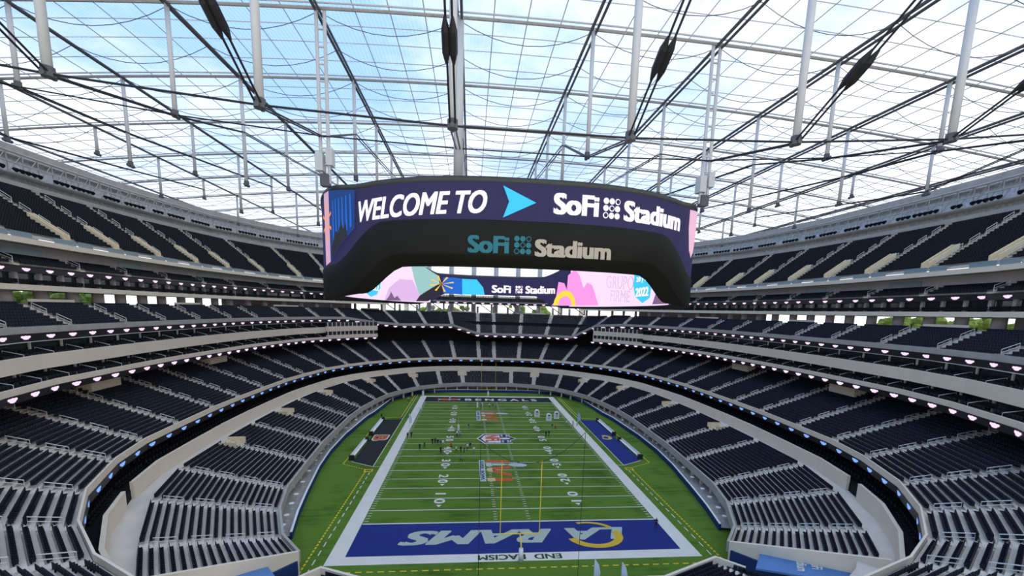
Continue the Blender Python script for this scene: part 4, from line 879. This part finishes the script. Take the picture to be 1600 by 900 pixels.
# feather flags and thin poles
def feather(x, y, h, m_, label, z=0):
    root = empty('feather_flag', (x, y, z)); o = MB(); o.tube([(0, 0, 0), (0, 0, h)], .03, 5); o.build('pole', rail, root)
    o = MB(); pts = [(0, h*.22), (.75, h*.30), (.8, h*.62), (.55, h*.85), (.1, h), (0, h)]; o.add([(a, -.02, b) for a, b in pts]+[(a, .02, b) for a, b in pts], [tuple(range(6)), tuple(range(11, 5, -1))]+[(q, 6+q, 6+(q+1) % 6, (q+1) % 6) for q in range(6)]); o.build('banner', m_, root)
    tag(root, label, 'flag')
pale = mat('banner_pale', (.62, .68, .80), .7); paleb = mat('banner_blue', (.30, .45, .72), .7)
feather(-25.0, 66.5, 4.0, pale, 'pale feather flag on the left sideline'); feather(26.3, 69.5, 4.0, paleb, 'light blue feather flag on the right sideline')
feather(8.2, -9.3, 4.6, pale, 'white feather flag behind the end line, left of two'); feather(11.4, -10.0, 4.6, pale, 'white feather flag behind the end line, right of two')
for (x, y, h, lb) in ((-10.5, 62.5, 4.2, 'white padded practice post left of midfield'), (-4.6, 92.0, 4.2, 'white padded practice post near the far end zone')):
    root = empty('practice_post', (x, y, 0)); o = MB(); o.tube([(0, 0, 0), (0, 0, 1.7)], .3, 10); o.build('pad', padw, root); o = MB(); o.tube([(0, 0, 1.7), (0, 0, h)], .06, 6); o.build('pole', rail, root); tag(root, lb, 'post')
for k, (x, y) in enumerate(((-26.0, 112.3), (-25.5, 89.0))):
    o = MB(); o.box(-.35, .35, -.35, .35, 0, 1.7) if k == 0 else o.box(-.2, 1.6, -.4, .4, 0, .7); q = o.build('sideline_marker', padw); q.location = (x, y, 0); tag(q, 'white box marker at the %s' % ('far left field corner', 'left sideline near the far twenty')[k], 'marker')
# net lines behind the near goal
for x, zt, lb in ((-6.0, 18.6, 'left'), (7.1, 19.8, 'right')):
    o = MB(); o.tube([(x, -6.0, 0), (x, -6.0, zt)], .035, 5); q = o.build('net_line', cable); tag(q, 'thin black vertical net line behind the near goal, %s' % lb, 'cable')
o = MB(); o.tube([(lerp(-6.0, 7.1, t), -6.0, lerp(18.6, 19.8, t)-3.4*4*t*(1-t)) for t in np.linspace(0, 1, 17)], .035, 5); q = o.build('net_line', cable); tag(q, 'thin black cable sagging between the net lines', 'cable')
# standing tables on the field-level walkway
for sx in (-1, 1):
    Q = side(offs(FW, 1.5), sx, 6, 14); n_ = 0
    for i in range(len(Q)-1):
        for t in (.25, .7):
            p = Vector(Q[i]).lerp(Vector(Q[i+1]), t); root = empty('bar_table', (p.x, p.y, .55))
            o = MB(); o.tube([(0, 0, 1.0), (0, 0, 1.06)], .42, 12); o.build('table_top', padw, root); o = MB(); o.tube([(0, 0, 0), (0, 0, 1.0)], .05, 6); o.build('stem', rail, root); o = MB(); o.tube([(0, 0, 0), (0, 0, .04)], .3, 10); o.build('base', rail, root)
            tag(root, 'round white bar table on the field-level walkway, %s side' % ('left' if sx < 0 else 'right'), 'table', 'bar tables, %s walkway' % ('left' if sx < 0 else 'right'))
# --- people
def person_mesh(pose):
    lean = .35 if pose == 2 else 0.; st = .28 if pose == 1 else .1
    J = {'pel': (0, 0, .95), 'sp': (0, -lean*.3, 1.2), 'ch': (0, -lean*.55, 1.42-lean*.1), 'nk': (0, -lean*.7, 1.54-lean*.15), 'hd': (0, -lean*.85, 1.66-lean*.2), 'tp': (0, -lean*.88, 1.76-lean*.2)}
    E = [('pel', 'sp'), ('sp', 'ch'), ('ch', 'nk'), ('nk', 'hd'), ('hd', 'tp')]; Rr = {'pel': .15, 'sp': .14, 'ch': .16, 'nk': .06, 'hd': .105, 'tp': .075}
    for s, q in ((-1, 'l'), (1, 'r')):
        f = s*st; c = J['ch']
        J.update({'hp'+q: (s*.1, 0, .9), 'kn'+q: (s*.12, f*.6-.03, .5), 'an'+q: (s*.12, f, .09), 'to'+q: (s*.13, f-.2, .04), 'sh'+q: (s*.2, c[1], c[2]), 'el'+q: (s*.27, c[1]-f*.3+.03, c[2]-.29), 'wr'+q: (s*.25, c[1]-f*.6-.1, c[2]-.53), 'ha'+q: (s*.24, c[1]-f*.6-.14, c[2]-.63)})
        Rr.update({'hp'+q: .11, 'kn'+q: .075, 'an'+q: .05, 'to'+q: .04, 'sh'+q: .075, 'el'+q: .05, 'wr'+q: .036, 'ha'+q: .04})
        E += [('pel', 'hp'+q), ('hp'+q, 'kn'+q), ('kn'+q, 'an'+q), ('an'+q, 'to'+q), ('ch', 'sh'+q), ('sh'+q, 'el'+q), ('el'+q, 'wr'+q), ('wr'+q, 'ha'+q)]
    K = list(J); me = bpy.data.meshes.new('p'); me.from_pydata([J[k] for k in K], [(K.index(a), K.index(b)) for a, b in E], [])
    o = link('p', me); md = o.modifiers.new('s', 'SKIN')
    for k, v in zip(K, me.skin_vertices[0].data): v.radius = (Rr[k], Rr[k]); v.use_root = (k == 'pel')
    o.modifiers.new('u', 'SUBSURF').levels = 1
    dg = bpy.context.evaluated_depsgraph_get(); dg.update(); r = bpy.data.meshes.new_from_object(o.evaluated_get(dg)); bpy.data.objects.remove(o)
    idx = []
    for p in r.polygons:
        c = p.center; hz = 1.54-lean*.15
        if c.z > hz+.14: i = 3
        elif c.z > hz-.02: i = 2
        elif c.z > .92 and not (abs(c.x) > .17 and c.z < .98): i = 0
        elif abs(c.x) > .19 and c.z > .7: i = 2
        elif c.z < .1: i = 3
        else: i = 1
        idx.append(i)
    return r, idx
PM = [person_mesh(k) for k in range(3)]
skin = mat('skin', (.45, .27, .18), .6); hairm = mat('hair_dark', (.03, .02, .015), .6)
CL = {'black': (.012, .012, .014), 'white': (.75, .75, .73), 'orange': (.75, .16, .04), 'teal': (.22, .45, .45), 'navy': (.02, .03, .08), 'grey': (.25, .25, .26), 'lime': (.45, .65, .05), 'red': (.55, .06, .04)}
PPL = [(-30.2, 101, 'white', 'black', 0, 'on the grass near the far left corner'), (-34.8, 75.6, 'black', 'black', 0, 'beside the far end of the left bench'), (-23.8, 55, 'black', 'black', 0, 'on the left sideline, first of a pair'), (-22.9, 55.8, 'black', 'navy', 1, 'on the left sideline, second of a pair'),
 (-19.5, 45.5, 'black', 'black', 0, 'left of the main group, nearer of two'), (-18.5, 47, 'black', 'navy', 0, 'left of the main group, farther of two'), (-16.8, 50, 'black', 'black', 1, 'at the left end of the huddle'), (-16.1, 50.3, 'navy', 'black', 0, 'second from the left in the huddle'), (-15.4, 49.5, 'black', 'navy', 2, 'bending in the middle of the huddle'), (-14.7, 49.9, 'grey', 'black', 0, 'in grey at the right of the huddle'), (-14.0, 48.5, 'white', 'grey', 1, 'in white at the right end of the huddle'),
 (-14.2, 43.1, 'black', 'black', 0, 'by the left forty number'), (-11.8, 46, 'red', 'black', 0, 'in red in the central group'), (-10.5, 43.6, 'white', 'black', 1, 'in white left of the central pair'), (-9.4, 43.5, 'black', 'black', 0, 'left one of the central pair'), (-8.6, 43.3, 'black', 'navy', 2, 'right one of the central pair'), (-7.8, 45.4, 'white', 'black', 0, 'in white behind the central pair'), (-7.1, 46.6, 'black', 'black', 1, 'in black near the shield mark'), (-6.2, 43.1, 'white', 'grey', 0, 'in white at the right of the central group'),
 (-9.2, 37, 'grey', 'black', 1, 'in grey, nearest of the field group'), (-10.7, 56.7, 'white', 'black', 0, 'in white beside a teal shirt'), (-9.9, 56.9, 'teal', 'grey', 0, 'in a teal shirt behind the group'), (-7.6, 64.3, 'black', 'grey', 1, 'walking alone beyond midfield'), (-3.4, 90.5, 'black', 'black', 2, 'bending by the far practice post'), (-2.8, 93, 'white', 'white', 0, 'all in white by the far practice post'),
 (-.3, 91.5, 'white', 'black', 0, 'in white, left of the far trio'), (.8, 90.6, 'black', 'grey', 2, 'bending in the middle of the far trio'), (1.9, 90.2, 'grey', 'black', 0, 'in grey, right of the far trio'), (-19, 99.3, 'orange', 'orange', 0, 'in orange near the far goal line'), (-14.9, 103.4, 'white', 'orange', 1, 'in white and orange on the tiger mark'),
 (17.2, 64.5, 'black', 'grey', 0, 'in black beside an orange shirt'), (18.2, 64.2, 'orange', 'black', 2, 'in orange bending on the right'), (14.0, 56.8, 'black', 'black', 0, 'left of the pair near the right fifty'), (14.9, 57.2, 'black', 'navy', 1, 'right of the pair near the right fifty'), (22.4, 68.3, 'white', 'grey', 2, 'crouched in white at the right sideline'), (24.4, 68, 'black', 'black', 0, 'in black by the blue feather flag'), (25.7, 67.8, 'lime', 'black', 0, 'in a lime vest by the blue feather flag'), (23.3, 6.2, 'navy', 'black', 1, 'standing in the corner of the blue end zone')]
for k, (x, y, a, b, ps, wh) in enumerate(PPL):
    r, idx = PM[ps]; me = r.copy(); me.materials.clear()
    for mm in (mat('cloth_'+a, CL[a], .8), mat('cloth_'+b, CL[b], .8), skin, hairm): me.materials.append(mm)
    me.polygons.foreach_set('material_index', idx); me.polygons.foreach_set('use_smooth', [True]*len(idx))
    o = link('person', me); o.location = (x, y, 0); o.rotation_euler = (0, 0, random.uniform(0, 6.28)); tag(o, 'person in a %s top, %s' % (a, wh), 'person')
